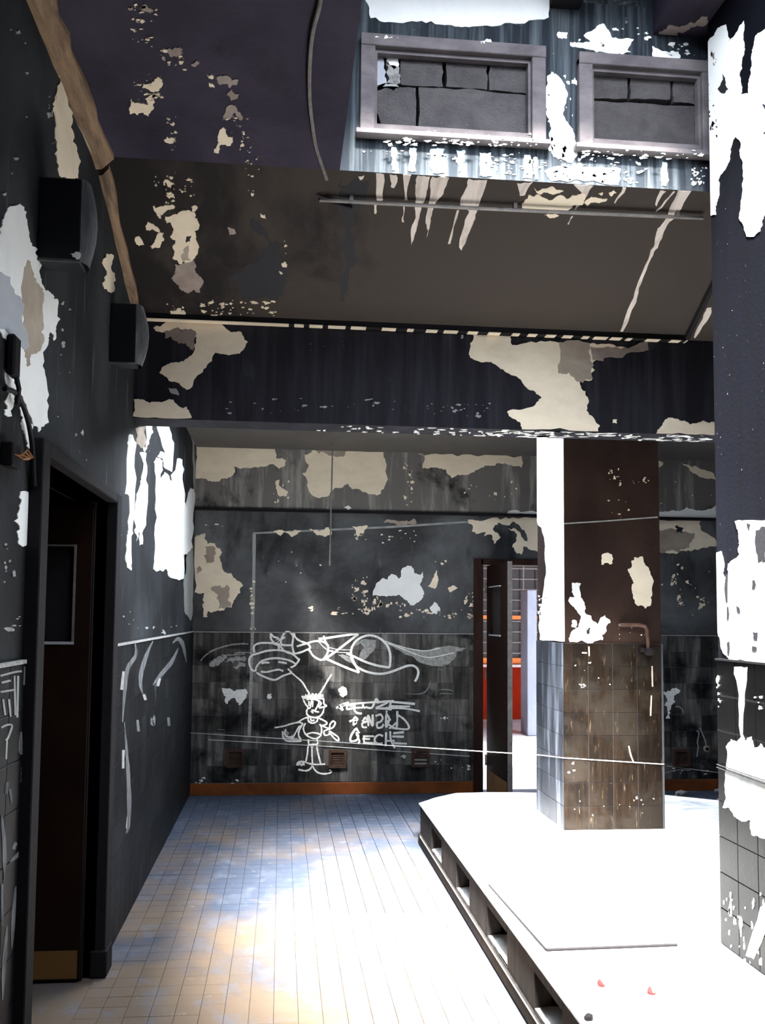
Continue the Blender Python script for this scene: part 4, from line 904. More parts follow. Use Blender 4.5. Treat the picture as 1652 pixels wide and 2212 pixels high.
# beam ---------------------------------------------------------------------------
bmT = empty('ceiling_beam', (1.9, BY0, BZ0), 'deep sooty concrete beam crossing the room in front of the pillar', 'beam')
from_bm('beam_body', B((XL, FAR_R, BY0, BY1, BZ0, BZ1 + 0.1)), 'soot_beam', bmT)
k2 = lambda pts: zt(270, 640, 2.622, pts)
k9 = lambda pts: zt(900, 650, 2.36, pts)
clM = lambda p: Vector((min(max(p.x, XL), FAR_R), p.y, min(max(p.z, BZ0 + 0.003), BZ1 - 0.02)))
Bm = P_BEAM
for pts, m in (
 (k2([(160, 180), (240, 145), (530, 150), (580, 190), (660, 205), (695, 260), (650, 325), (590, 335), (510, 320), (440, 430), (350, 530), (250, 480), (195, 435), (240, 385), (330, 370), (380, 330), (400, 270), (390, 200), (300, 175), (205, 205)]), 'plaster'),
 (k2([(50, 585), (100, 585), (140, 605), (200, 600), (270, 585), (300, 620), (350, 625), (375, 690), (45, 680)]), 'plaster'),
 (k2([(240, 520), (290, 525), (305, 560), (285, 555)]), 'plaster_grey'),
 (k9([(285, 165), (480, 178), (485, 225), (680, 205), (900, 215), (1060, 235), (1030, 280), (960, 290), (900, 310), (895, 395), (835, 400), (840, 450), (875, 520), (865, 560), (925, 630), (925, 665), (535, 655), (530, 630), (490, 600), (460, 565), (590, 540), (635, 490), (600, 460), (540, 420), (470, 370), (390, 320), (290, 300), (265, 270)]), 'plaster'),
 (k9([(1220, 680), (1265, 605), (1310, 600), (1390, 630), (1460, 610), (1540, 630), (1540, 690)]), 'plaster'), (k9([(1000, 605), (1020, 605), (1018, 625), (998, 623)]), 'plaster'),
 (k9([(225, 172), (238, 174), (235, 192), (224, 190)]), 'plaster_grey')):
    patch(bmT, Bm, pts, m, clip=clM, depth=3, amp=0.12)
for pts, m in ((k2([(215, 195), (300, 175), (400, 200), (385, 310), (330, 270), (230, 240)]), 'plaster_taupe'), (k9([(725, 210), (880, 217), (895, 395), (800, 390), (720, 370)]), 'plaster_stain'), (k9([(885, 235), (1060, 237), (1180, 205), (1180, 250), (960, 290), (895, 305)]), 'plaster_taupe')):
    patch(bmT, Bm, pts, m, 'stained_plaster_patch', 0.004, clip=clM)
flecks(bmT, Bm, [(440, 860, 900, 895, 26, 8, 3), (920, 870, 1060, 900, 22, 7, 4), (640, 735, 760, 760, 5, 7, 3)], 'plaster_grey', clip=clM)
clU = lambda p: Vector((p.x, min(max(p.y, BY0 + 0.004), BY1 - 0.004), p.z))
bmx = bmesh.new()
for k in range(150):
    x = R.triangular(620, 1540, 1200); x = x if R.random() < .8 else R.uniform(1180, 1535)
    y0 = 916 + (x - 620) * 0.026
    w_ = R.uniform(6, 26) * (1.8 if 1050 < x < 1330 or x > 1400 else 0.7)
    fleck(bmx, P_BUND, x, y0 + R.uniform(-2, 14), w_, R.uniform(2.0, 4.5), clip=clU)
from_bm('paint_flecks', bmx, 'plaster_white', bmT, 'stuff')
# shadow-gap moulding at the foot of the soffit
q = P_SLOPE.hit(1480, 731)
q2 = P_SLOPE.hit(1532, 625)
tr = struct('trim_1', B((XL, q.x, BY0 - 0.045, BY0, BZ1 - 0.016, BZ1 + 0.022)), 'dark', 'black bead along the foot of the sloping soffit')
bm = bmesh.new()
d_ = (q2 - q).normalized(); nn = Vector((0, -1, -0.3)).normalized()
tube(bm, [q + Vector((0, -0.01, -0.01)), q2 + d_ * 0.5 + Vector((0, -0.01, -0.01))], 0.016, 6)
from_bm('bead_return', bm, 'dark', tr)
bmx = bmesh.new()
x = XL + 0.02
while x < q.x:
    l_ = R.uniform(0.03, 0.10) if x > 0.0 else 0.8
    box(bmx, x, min(x + l_, q.x), BY0 - 0.048, BY0 - 0.002, BZ1 - 0.0195, BZ1 - 0.0155)
    x += l_ + (R.uniform(0.015, 0.09) if x > 0.3 else 0.03)
from_bm('bare_edge', bmx, 'plaster', tr)

# left cornice timber ---------------------------------------------------------
tt = empty('cornice_batten', (XL, 3.0, ZC - 0.1), 'scorched brown timber batten along the left wall top', 'batten')
bm = bmesh.new()
n = 22
def irregular_batten(bm, ys, zf, w_, h_, amp):
    prev = None
    for i, y in enumerate(ys):
        ww = w_ * (1 + R.uniform(-amp, amp)); hh = h_ * (1 + R.uniform(-amp, amp)); z = zf(y)
        ring = [bm.verts.new(p) for p in ((XL, y, z), (XL + ww, y, z), (XL + ww, y, z - 0.02), (XL + ww * 0.35, y, z - hh), (XL, y, z - hh * 1.05))]
        if prev:
            for k in range(5): bm.faces.new((prev[k], prev[(k + 1) % 5], ring[(k + 1) % 5], ring[k]))
        else: bm.faces.new(ring)
        prev = ring
    bm.faces.new(prev[::-1])
irregular_batten(bm, [1.8 + i * (3.74 - 1.8) / n for i in range(n + 1)], lambda y: ZC, 0.066, 0.06, 0.12)
from_bm('batten_length', bm, 'wood_old', tt)
bm = bmesh.new()
irregular_batten(bm, [3.80 + i * (4.80 - 3.80) / 12 for i in range(13)], lambda y: ZC + (y - SY) * (BZ1 - ZC) / (BY0 - SY), 0.04, 0.045, 0.2)
from_bm('batten_length', bm, 'wood_old', tt)

# wall boxes ---------------------------------------------------------------------
def wallbox(pxw, pxf, pxb, pyt, pyb, label):
    pm = (pyt + pyb) / 2
    yf = P_LEFT.hit(pxw, pm).y
    pf = Plane((0, yf, 0), (0, -1, 0))
    a = pf.hit(pxf, pyt); b = pf.hit(pxf, pyb)
    x1 = a.x; zt_, zb_ = a.z, b.z
    yb = Plane((x1 + 0.01, 0, 0), (1, 0, 0)).hit(pxb, pm).y
    yb = yf + 0.10
    bulge = Plane((0, yf + 0.05, 0), (0, -1, 0)).hit(pxb, pm).x - x1
    t = empty('wall_box', (XL, yf, zb_), label, 'box', 'blackened boxes high on the left wall')
    from_bm('box_body', B((XL, x1 - 0.004, yf, yb, zb_, zt_), bev=0.004), 'housing', t)
    bm = bmesh.new()
    N_ = 8
    zz = [zb_ + (zt_ - zb_) * k / 6 for k in range(7)]
    grid = []
    for k, z in enumerate(zz):
        s = math.sin(math.pi * (k + 0.6) / 7.2)
        grid.append([bm.verts.new((x1 - 0.004 + (bulge * (0.25 + 0.75 * s)) * math.sin(math.pi * min(j / N_, 1)) ** 0.6 if 0 < j < N_ else x1 - 0.004, yf + (yb - yf) * j / N_, z)) for j in range(N_ + 1)])
    for k in range(6):
        for j in range(N_): bm.faces.new((grid[k][j], grid[k][j + 1], grid[k + 1][j + 1], grid[k + 1][j]))
    from_bm('side_panel', bm, 'housing_side', t)
    from_bm('bottom_lip', B((XL, x1, yf - 0.006, yf, zb_ - 0.004, zb_ + 0.004)), 'housing_side', t)
    return t, yf, x1, zb_
t, yf, x1, zb_ = wallbox(82, 180, 214, 386, 565, 'nearer and larger black box jutting from the top of the left wall')
patch(t, Plane((0, yf, 0), (0, -1, 0)), zt(0, 380, 3.5675, [(540, 600), (580, 592), (625, 605), (620, 625), (560, 625)]), 'plaster_white', 'paint_chip')
wallbox(237, 297, 324, 656, 785, 'farther black box on the left wall against the beam end')

# pillar ---------------------------------------------------------------------------
pl = empty('pillar', ((KX0 + KX1) / 2, (KY0 + KY1) / 2, PZ), 'square sooty pillar with tiled lower half standing on the platform', 'pillar')
from_bm('pillar_core', B((KX0, KX1, KY0, KY1, PZ - 0.02, ZLOW + 0.05), bev=0.004), 'soot_pillar', pl)
zr = P_KF.hit(1320, 1390).z
tiling(pl, (KX0 - 0.012, KY0, 0), (1, 0), KX1 - KX0 + 0.024, PZ, zr, 0.163, 0.149, 0.012, 'tile_brown')
tiling(pl, (KX0, KY1, 0), (0, -1), KY1 - KY0, PZ, zr, 0.153, 0.149, 0.012, 'tile_lit')
tiling(pl, (KX1, KY0, 0), (0, 1), KY1 - KY0, PZ, zr, 0.153, 0.149, 0.012, 'tile_brown')
from_bm('grout_bed', B((KX0 - 0.0085, KX1 + 0.0085, KY0 - 0.0085, KY1, PZ, zr)), 'grout_dark', pl)
kf = lambda pts: zt(1210, 1180, 6.883, pts)
for pts in (kf([(620, 120), (700, 95), (770, 130), (770, 260), (730, 270), (700, 245), (660, 250), (640, 275), (605, 275), (610, 200)]),
            kf([(1100, 160), (1160, 175), (1220, 150), (1235, 210), (1260, 280), (1315, 330), (1340, 420), (1385, 540), (1365, 700), (1340, 760), (1330, 890), (1260, 925), (1230, 890), (1110, 850), (1080, 760), (1060, 620), (1090, 540), (1060, 480), (1030, 400), (1005, 340), (1060, 310), (1055, 220), (1100, 200)])):
    patch(pl, P_KF, pts, 'plaster', depth=3, amp=0.10)
patch(pl, P_KF, kf([(170, 550), (305, 555), (300, 760), (330, 790), (375, 930), (375, 1000), (460, 1050), (480, 1110), (560, 1155), (660, 1025), (740, 1110), (740, 1135), (700, 1160), (680, 1220), (655, 1300), (610, 1310), (635, 1370), (630, 1395), (380, 1430), (140, 1425), (150, 1320), (190, 1240), (270, 1200), (290, 1130), (300, 1030), (240, 950), (160, 870), (120, 820), (145, 750), (210, 760), (180, 650)]), 'plaster_white', depth=3, amp=0.10)
patch(pl, P_KF, kf([(175, 1100), (205, 1092), (240, 1110), (230, 1210), (165, 1200)]), 'plaster_white', depth=3, amp=0.08)
patch(pl, P_KF, kf([(380, 1240), (440, 1215), (435, 1290), (385, 1290)]), 'soot_flat', 'soot_remnant', 0.005)
clK = lambda p: Vector((p.x, min(max(p.y, KY0 + 0.001), KY1 - 0.001), p.z))
patch(pl, P_KL, [(1150, 930), (1217, 930), (1221, 1386), (1195, 1384), (1166, 1382), (1166, 1340), (1172, 1290), (1180, 1240), (1178, 1180), (1170, 1140), (1150, 1115)], 'plaster_white', depth=2, amp=0.05, clip=clK)  # bare patch; its pure white also paints in the strong side light
flecks(pl, P_KL, [(1162, 1280, 1180, 1380, 14, 6, 8)], 'plaster_white', clip=clK)
flecks(pl, P_KF, [(1315, 1010, 1340, 1050, 14, 4, 4), (1290, 1080, 1400, 1130, 8, 3, 3), (1365, 1030, 1400, 1045, 8, 4, 3), (1330, 1355, 1400, 1385, 8, 5, 4)], 'plaster')
flecks(pl, P_KFT, [(1240, 1430, 1320, 1480, 6, 5, 5), (1225, 1640, 1240, 1670, 3, 11, 11), (1240, 1720, 1420, 1770, 12, 5, 5), (1255, 1475, 1270, 1485, 4, 10, 6)], 'chalk')
strokes(pl, P_KF, [[(1218, 1131), (1300, 1126), (1420, 1117)]], 'plaster_grey', 'pipe_scar', 3.0)
strokes(pl, P_KFT, [zt(1130, 1300, 3.165, q) for q in ([(448, 305), (450, 370)], [(400, 348), (435, 350)], [(880, 440), (882, 560), (885, 580)], [(875, 640), (870, 780)], [(720, 985), (735, 1050), (755, 1100)])], 'plaster_stain', 'chalk_scratch', 3)
# burnt pipe on the pillar
def K(x, y, off=0.03): return P_KF.hit(x, y, off)
t = empty('burnt_pipe', tuple(K(1400, 1380)), 'burnt bent pipe with tap stub on the pillar face above the tiles', 'pipe')
bm = bmesh.new(); tube(bm, [K(1340, 1350), K(1380, 1350), K(1393, 1353), K(1397, 1362), K(1399, 1385), K(1400, 1404)], 0.012, 8); from_bm('pipe', bm, 'grille', t)
for (x, y) in ((1342, 1350), (1399, 1372)):
    a = K(x, y); bm = bmesh.new(); tube(bm, [a, Vector((a.x, KY0 - 0.001, a.z))], 0.010, 8); from_bm('bracket', bm, 'steel', t)
a = K(1400, 1408); bm = bmesh.new(); tube(bm, [a + Vector((0, -0.03, 0)), Vector((a.x, KY0 - 0.013, a.z))], 0.024, 12); from_bm('tap_body', bm, 'dark', t)
a = K(1388, 1404); bm = bmesh.new(); tube(bm, [a, Vector((a.x, KY0 - 0.013, a.z))], 0.016, 10); from_bm('tap_stub', bm, 'dark', t)

# big column -------------------------------------------------------------------------
WY0 = WY1 - 0.62
co = empty('column', (WX + 0.3, WY1 - 0.3, PZ), 'large near column at the right edge with peeled white paint', 'column')
from_bm('column_core', B((WX, WX + 0.6, WY0, WY1, PZ + 0.002, SLZ), bev=0.0), 'soot_column', co)
zr2 = P_CW.hit(1552, 1426).z
tiling(co, (WX, WY1, 0), (0, -1), WY1 - WY0, PZ + 0.002, zr2, 0.155, 0.149, 0.010, 'tile_column')
tiling(co, (WX, WY0, 0), (1, 0), 0.6, PZ + 0.002, zr2, 0.15, 0.149, 0.010, 'tile_column')
from_bm('dado_rail', B((WX - 0.016, WX, WY0, WY1, zr2, zr2 + 0.008)), 'dark', co)
clC = lambda p: Vector((p.x, min(p.y, WY1 - 0.002), min(p.z, SLZ - 0.003)))
Cw = P_CW
patch(co, Cw, [(1545, 1196), (1558, 1191), (1562, 1206), (1562, 1240), (1572, 1253), (1573, 1218), (1598, 1197), (1596, 1155), (1588, 1126), (1700, 1122), (1700, 1440), (1652, 1434), (1575, 1424), (1562, 1410), (1551, 1367), (1540, 1330), (1540, 1250)], 'plaster_blue', depth=4, amp=0.07, clip=clC)
patch(co, Cw, [(1634, 1146), (1660, 1140), (1660, 1210), (1640, 1214)], 'soot_flat', 'soot_remnant', 0.005)
for q in ([(1627, 1254), (1632, 1254), (1632, 1272), (1626, 1270)], [(1628, 1365), (1638, 1366), (1637, 1382), (1629, 1378)], [(1626, 1396), (1636, 1398), (1636, 1406), (1626, 1404)], [(1592, 1308), (1598, 1312), (1600, 1324), (1594, 1320)], [(1570, 1240), (1574, 1240), (1573, 1300), (1570, 1300)], [(1572, 1310), (1575, 1312), (1575, 1340), (1572, 1338)], [(1572, 1388), (1577, 1385), (1576, 1415), (1573, 1410)], [(1615, 1130), (1622, 1133), (1620, 1144)]):
    patch(co, Cw, q, 'soot_flat', 'soot_remnant', 0.005, depth=1, amp=0.1)
patch(co, Cw, [(1515, 130), (1530, 90), (1550, 61), (1568, 53), (1575, 90), (1584, 81), (1607, 45), (1609, 106), (1597, 163), (1601, 204), (1617, 202), (1625, 134), (1633, 77), (1655, 61), (1700, 60), (1700, 400), (1655, 460), (1642, 500), (1629, 511), (1613, 511), (1597, 472), (1607, 387), (1601, 342), (1601, 310), (1590, 295), (1582, 310), (1576, 346), (1556, 379), (1552, 428), (1546, 464), (1520, 464), (1515, 400)], 'plaster_white', depth=4, amp=0.07, clip=clC)
patch(co, Cw, [(1648, 225), (1662, 220), (1665, 290), (1650, 288)], 'soot_flat', 'soot_remnant', 0.005)
patch(co, Cw, zt(1450, 0, 2.4554, [(275, 395), (290, 450), (285, 495), (265, 490), (250, 470), (268, 440)]), 'soot_flat', 'soot_remnant', 0.005)
flecks(co, Cw, [(1525, 100, 1550, 300, 24, 5, 9)], 'plaster_stain', 'soot_specks', clip=clC)
patch(co, P_CWT, [(1568, 1613), (1579, 1597), (1592, 1602), (1604, 1587), (1610, 1600), (1623, 1591), (1628, 1616), (1643, 1606), (1660, 1625), (1700, 1640), (1700, 1820), (1653, 1812), (1623, 1802), (1620, 1771), (1601, 1774), (1585, 1762), (1575, 1745), (1561, 1745), (1566, 1690)], 'plaster_grey', 'grey_splash', 0.002, depth=3, amp=0.10, clip=clC)
patch(co, P_CWT, [(1586, 1440), (1615, 1440), (1608, 1500), (1604, 1590), (1600, 1590), (1596, 1500)], 'plaster_grey', 'grey_splash', 0.0015, depth=2, amp=0.06)
patch(co, P_CWT, [(1642, 1960), (1660, 1940), (1660, 2000), (1628, 2072), (1611, 2064)], 'chalk', 'white_smudge', 0.0015, depth=2, amp=0.08)
flecks(co, P_CWT, [(1555, 1930, 1650, 2090, 34, 4, 18), (1548, 1460, 1556, 1530, 8, 4, 10), (1630, 1495, 1645, 1535, 6, 5, 6)], 'chalk', clip=clC)
for i, (dz, dy) in enumerate(((0.0, 0.0), (0.012, 0.01))):
    pass
cx_ = WX - 0.013
g = P_CW.hit(1552, 1652, 0.013)
t = empty('cord_on_column', (cx_, WY1, g.z), 'two thin dark cords round the big column at mid tile height', 'cord')
for dz in (0.0, -0.012):
    bm = bmesh.new(); tube(bm, [(cx_ - 0.002, WY1, g.z + dz), (cx_ - 0.002, WY0, g.z + dz * 1.6)], 0.002, 6); from_bm('cord_strand', bm, 'rubber', t)

# platform ------------------------------------------------------------------------------
tp = [P_TOP.hit(*q) for q in ((900, 1735), (940, 1723), (985, 1713), (1060, 1711), (1160, 1712), (1436, 1717), (1553, 1729))]
tp = [Vector((max(p.x, PX), p.y, PZ)) for p in tp]
tp[0].x = PX
YN = 1.2
loop = [Vector((PX, YN, PZ))] + tp + [Vector((FAR_R - 0.01, tp[-1].y - 0.6, PZ)), Vector((FAR_R - 0.01, YN, PZ))]
pf_ = empty('platform', (2.6, 4.0, 0), 'raised concrete platform with square openings along its side', 'platform')
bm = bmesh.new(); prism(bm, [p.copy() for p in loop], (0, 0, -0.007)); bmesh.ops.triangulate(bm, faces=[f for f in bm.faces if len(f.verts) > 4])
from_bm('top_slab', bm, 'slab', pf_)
PS = Plane((PX + 0.012, 0, 0), (-1, 0, 0))
ops = []
for (xa, xb) in ((931, 953), (985, 1013), (1052, 1094), (1152, 1213)):
    ya = PS.hit(xa, 1900).y; yb = PS.hit(xb, 1900).y
    ops.append((yb, ya))
zo1 = PS.hit(1053, 1957).z; zo0 = PS.hit(1053, 2026).z
zo1 = min(zo1, PZ - 0.045)
ed = sorted(ops)
ys = [YN]
for (a, b) in ed: ys += [a, b]
ys.append(tp[0].y - 0.004)
x0, x1 = PX + 0.012, PX + 0.085
ZPL = 0.062
for i in range(0, len(ys), 2):
    a, b = ys[i], ys[i + 1]
    n_ = max(1, round((b - a) / 0.34))
    for k in range(n_):
        from_bm('side_panel', B((x0 + R.uniform(-.002, .002), x1, a + (b - a) * k / n_ + (0.0015 if k else 0), a + (b - a) * (k + 1) / n_ - (0.0015 if k < n_ - 1 else 0), ZPL, PZ - 0.007), bev=0.002), 'concrete', pf_)
for (a, b) in ed:
    from_bm('opening_head', B((x0, x1, a, b, zo1, PZ - 0.007)), 'concrete', pf_)
    from_bm('opening_sill', B((x0, x1, a, b, ZPL, zo0)), 'concrete', pf_)
    bm = bmesh.new()
    nx = 5; ny = 7
    G = [[bm.verts.new((x0 + 0.004 + 0.16 * i_ / nx, a + (b - a) * j_ / ny, zo0 + 0.002 + 0.034 * math.sin(math.pi * (i_ + .5) / (nx + 1)) * (0.3 + 0.7 * (1 - j_ / ny)) + R.uniform(-.003, .003))) for j_ in range(ny + 1)] for i_ in range(nx + 1)]
    for i_ in range(nx):
        for j_ in range(ny): bm.faces.new((G[i_][j_], G[i_ + 1][j_], G[i_ + 1][j_ + 1], G[i_][j_ + 1]))
    from_bm('dust_drift', bm, 'white_stone', pf_)
from_bm('plinth', B((PX - 0.004, x1, YN, tp[0].y, 0.0, ZPL), bev=0.003), 'concrete', pf_)
from_bm('inner_void', B((PX + 0.55, PX + 0.6, YN, 6.3, 0, PZ - 0.007), (PX + 0.085, PX + 0.55, YN, 6.3, 0, 0.012), (PX + .085, PX + .55, 6.28, 6.3, 0, PZ - .045)), 'room_dark', pf_)
bm = bmesh.new()
bk = [Vector((p.x, p.y, 0)) for p in loop[1:-1]]
for i in range(len(bk) - 1):
    a, b = bk[i], bk[i + 1]
    if (a - b).length < 1e-3: continue
    dn = (b - a).normalized(); nr = Vector((dn.y, -dn.x, 0))
    prism(bm, [a + nr * 0.012, b + nr * 0.012, b + nr * 0.08, a + nr * 0.08], (0, 0, PZ - 0.007))
from_bm('end_wall', bm, 'concrete', pf_)
bm = bmesh.new(); tube(bm, [(PX - 0.006, YN, ZPL + 0.004), (PX - 0.005, 3.2, ZPL + 0.004), (PX - 0.006, 4.6, ZPL + 0.004), (PX - 0.006, tp[0].y - 0.1, ZPL + 0.004)], 0.0028, 6)
tag(from_bm('ledge_cord', bm, 'cord'), 'pale cord lying along the platform plinth ledge', 'cord')

# steel plate on the platform
a = P_TOP.hit(1180, 2055); b = P_TOP.hit(1462, 2044); c_ = P_TOP.hit(1056, 1914)
u = b - a; v = c_ - a
t = empty('floor_plate', tuple(a), 'thin diamond-pattern steel plate lying on the platform', 'plate')
bm = bmesh.new(); prism(bm, [a + Vector((0, 0, 0.001)), b + Vector((0, 0, 0.001)), b + v + Vector((0, 0, 0.001)), a + v + Vector((0, 0, 0.001))], (0, 0, 0.011)); from_bm('plate_sheet', bm, 'steel_plate', t)
bm = bmesh.new()
nu, nv = 22, 24
uu, vv = u / nu, v / nv
dz = Vector((0, 0, 0.012))
for i in range(nu):
    for j in range(nv):
        c0 = a + uu * (i + 0.5) + vv * (j + 0.5) + dz
        d1_ = (uu * 0.48 + vv * 0.30) if (i + j) % 2 else (uu * 0.48 - vv * 0.30)
        s_ = d1_.cross(Vector((0, 0, 1))).normalized() * 0.0035
        vs = [bm.verts.new(c0 - d1_), bm.verts.new(c0 + s_), bm.verts.new(c0 + d1_), bm.verts.new(c0 - s_), bm.verts.new(c0 + Vector((0, 0, 0.003)))]
        for k in range(4): bm.faces.new((vs[k], vs[(k + 1) % 4], vs[4]))
from_bm('raised_diamonds', bm, 'steel', t, 'stuff')
from_bm('rolled_edge', (lambda bm: (tube(bm, [a + Vector((0, 0, .006)), b + Vector((0, 0, .006))], 0.0065, 6), tube(bm, [a + Vector((0, 0, .006)), a + v + Vector((0, 0, .006))], 0.0045, 6), bm)[2])(bmesh.new()), 'dark', t)

# litter --------------------------------------------------------------------------------
def cap(px, py, ang, label):
    p = P_TOP.hit(px, py)
    t = empty('bottle_cap', (p.x, p.y, PZ + 0.001), label, 'cap', 'red and white caps on the platform')
    t.rotation_euler = (math.radians(30), 0, ang)
    r = 0.016
    bm = bmesh.new()
    n_ = 20
    r0 = [bm.verts.new((math.cos(2 * math.pi * k / n_) * r * (1.06 if k % 2 else 1.0), math.sin(2 * math.pi * k / n_) * r * (1.06 if k % 2 else 1.0) + r, 0)) for k in range(n_)]
    r1 = [bm.verts.new((math.cos(2 * math.pi * k / n_) * r * 0.92, math.sin(2 * math.pi * k / n_) * r * 0.92 + r, 0.007)) for k in range(n_)]
    for k in range(n_): bm.faces.new((r0[k], r0[(k + 1) % n_], r1[(k + 1) % n_], r1[k]))
    bm.faces.new(r1)
    me = bpy.data.meshes.new('cap_shell'); bm.to_mesh(me); bm.free(); me.materials.append(mt['red'])
    o = bpy.data.objects.new('cap_shell', me); COL.objects.link(o); o.parent = t
    bm = bmesh.new()
    pts = [(math.cos(q) * r * 0.90, math.sin(q) * r * 0.90 + r, 0.0072) for q in [math.radians(-80 + 22 * k) for k in range(9)]]
    prism(bm, pts, (0, 0, 0.0006))
    me = bpy.data.meshes.new('white_print'); bm.to_mesh(me); bm.free(); me.materials.append(mt['white_pl'])
    o = bpy.data.objects.new('white_print', me); COL.objects.link(o); o.parent = t
cap(1304, 2133, 0.3, 'left of the two red and white bottle caps')
cap(1409, 2150, -0.2, 'right of the two red and white bottle caps')
def lump(name, px, py, pl_, sz, m, label, cat, flat=0.5, group=None):
    p = pl_.hit(px, py)
    bm = bmesh.new(); bmesh.ops.create_icosphere(bm, subdivisions=2, radius=1.0)
    for v_ in bm.verts:
        k = 1 + 0.25 * mnoise.noise(v_.co * 1.7 + Vector((px, py, 0)))
        v_.co = Vector((v_.co.x * sz[0] * k, v_.co.y * sz[1] * k, v_.co.z * sz[2] * k))
        v_.co.z = max(v_.co.z, -sz[2] * 0.5)
    me = bpy.data.meshes.new(name); bm.to_mesh(me); bm.free(); me.materials.append(mt[m])
    o = bpy.data.objects.new(name, me); COL.objects.link(o); o.location = (p.x, p.y, pl_.p.z + sz[2] * 0.5)
    o.rotation_euler = (0, 0, R.uniform(0, 3))
    tag(o, label, cat, group)
lump('stone_chip', 1341, 2135, P_TOP, (0.016, 0.012, 0.006), 'rubble', 'small grey stone chip between the two bottle caps', 'stone')
lump('melted_lump', 1271, 2203, P_TOP, (0.016, 0.014, 0.014), 'dark', 'dark melted lump on the platform front edge', 'debris')
p = P_TOP.hit(1011, 1726)
o = from_bm('plaster_block', (lambda bm: (box(bm, p.x - 0.055, p.x + 0.055, p.y - 0.05, p.y + 0.05, PZ, PZ + 0.022, 0.005), bm)[1])(bmesh.new()), 'white_stone')
tag(o, 'white flat plaster block at the far corner of the platform', 'block')
# small stones on the far right behind the platform
for k, (px, py) in enumerate(((1455, 1706), (1470, 1712), (1492, 1708), (1505, 1714), (1522, 1716), (1534, 1712), (1516, 1704), (1480, 1716), (1545, 1719))):
    pp = P_FLOOR.hit(px, py)
    if pp.y > YF - 0.05: pp.y = YF - 0.1
    if k < 9:
        bm = bmesh.new(); bmesh.ops.create_icosphere(bm, subdivisions=1, radius=1.0)
        for v_ in bm.verts: v_.co *= (1 + 0.35 * mnoise.noise(v_.co * 1.3 + Vector((k * 3.1, 0, 0))))
        me = bpy.data.meshes.new('rubble_stone'); bm.to_mesh(me); bm.free(); me.materials.append(mt['rubble'])
        o = bpy.data.objects.new('rubble_stone', me); COL.objects.link(o)
        s = R.uniform(0.03, 0.06)
        o.scale = (s, s * 0.8, s * 0.6); o.location = (2.75 + 0.19 * k + R.uniform(-.05, .05), R.uniform(7.6, 8.1), s * 0.55)
        tag(o, 'charred rubble stone on the floor between platform and far wall', 'stone', 'rubble behind the platform')
# metal cover strips on the floor
def strip(p0, p1, w_, label):
    a_ = P_FLOOR.hit(*p0); b_ = P_FLOOR.hit(*p1)
    d_ = (b_ - a_).normalized(); n_ = Vector((-d_.y, d_.x, 0)) * w_ / 2
    bm = bmesh.new(); prism(bm, [a_ - n_ + Vector((0, 0, .001)), a_ + n_ + Vector((0, 0, .001)), b_ + n_ + Vector((0, 0, .001)), b_ - n_ + Vector((0, 0, .001))], (0, 0, 0.003))
    tag(from_bm('metal_strip', bm, 'steel'), label, 'strip')
strip((930, 1918), (978, 2024), 0.006, 'thin metal strip on the floor, farther left of the pair by the platform')
strip((943, 1914), (992, 2012), 0.006, 'thin metal strip on the floor, nearer the platform of the pair')
strip((1050, 2118), (1077, 2170), 0.006, 'short thin metal strip on the bright floor near the platform front')

# cords, cables, pipes ----------------------------------------------------------------------
def run(name, pts, r, m, label, cat, seg=6):
    bm = bmesh.new(); tube(bm, pts, r, seg); return tag(from_bm(name, bm, m), label, cat)
A = P_LTILE.hit(413, 1583); A = Vector((XL + 0.012, 8.2, Plane((0, 8.2, 0), (0, -1, 0)).hit(413, 1583).z))
Bq = P_KLT.hit(1165, 1631, 0.004); Cq = P_KLT.hit(1221, 1637, 0.004); Dq = P_KFT.hit(1434, 1651, 0.004)
Cq = Vector((KX0 - 0.016, KY0 - 0.016, P_KFT.hit(1221, 1637).z)); Dq.y = KY0 - 0.016
Bq.x = KX0 - 0.016; Bq.y = min(Bq.y, KY1)
run('stretched_cord', [A, Bq, Cq, Dq], 0.0035, 'cord', 'pale cord stretched from the left corner to the pillar front', 'cord')
A2 = P_TILE.hit(450, 1598, 0.003); B2 = P_TILE.hit(700, 1612, 0.003); C2 = P_TILE.hit(1015, 1634, 0.003)
run('slack_cord', [A2, B2, C2], 0.003, 'cord', 'thin pale cord along the tiles just below the stretched cord', 'cord')
run('loose_wire', [P_TILE.hit(1440, 1655, .003), P_TILE.hit(1490, 1661, .003), P_TILE.hit(1560, 1670, .003)], 0.003, 'cord', 'thin pale cord on the tiles under the grid vent', 'cord')
pr = Plane((0, 7.85, 0), (0, -1, 0))
h0 = pr.hit(719, 930); h1 = pr.hit(712, 1222)
run('hanging_rod', [Vector((h0.x, h0.y, ZLOW)), h0, h1], 0.007, 'steel', 'thin rod hanging from the low ceiling before the far wall', 'rod')
e0 = P_SLOPE.hit(690, 432, 0.022); e1 = P_SLOPE.hit(1518, 471, 0.022)
t = empty('conduit', tuple(e0), 'long thin steel conduit under the soffit below the bricked-up windows', 'pipe')
bm = bmesh.new(); tube(bm, [e0 + (e1 - e0) * k / 10 + Vector((0, 0, -0.004 * math.sin(math.pi * k / 10))) for k in range(11)], 0.0085, 8); from_bm('conduit_tube', bm, 'steel', t)
for k in (0.08, 0.5, 0.93):
    m_ = e0 + (e1 - e0) * k
    from_bm('clip', B((m_.x - 0.008, m_.x + 0.008, m_.y - 0.012, m_.y + 0.012, m_.z, m_.z + 0.03)), 'steel', t)
run('short_conduit', [P_SLOPE.hit(688, 430, 0.02), P_SLOPE.hit(730, 440, 0.012), P_SLOPE.hit(760, 448, 0.010)], 0.007, 'dark', 'short burnt conduit stub at the left end of the long conduit', 'pipe')
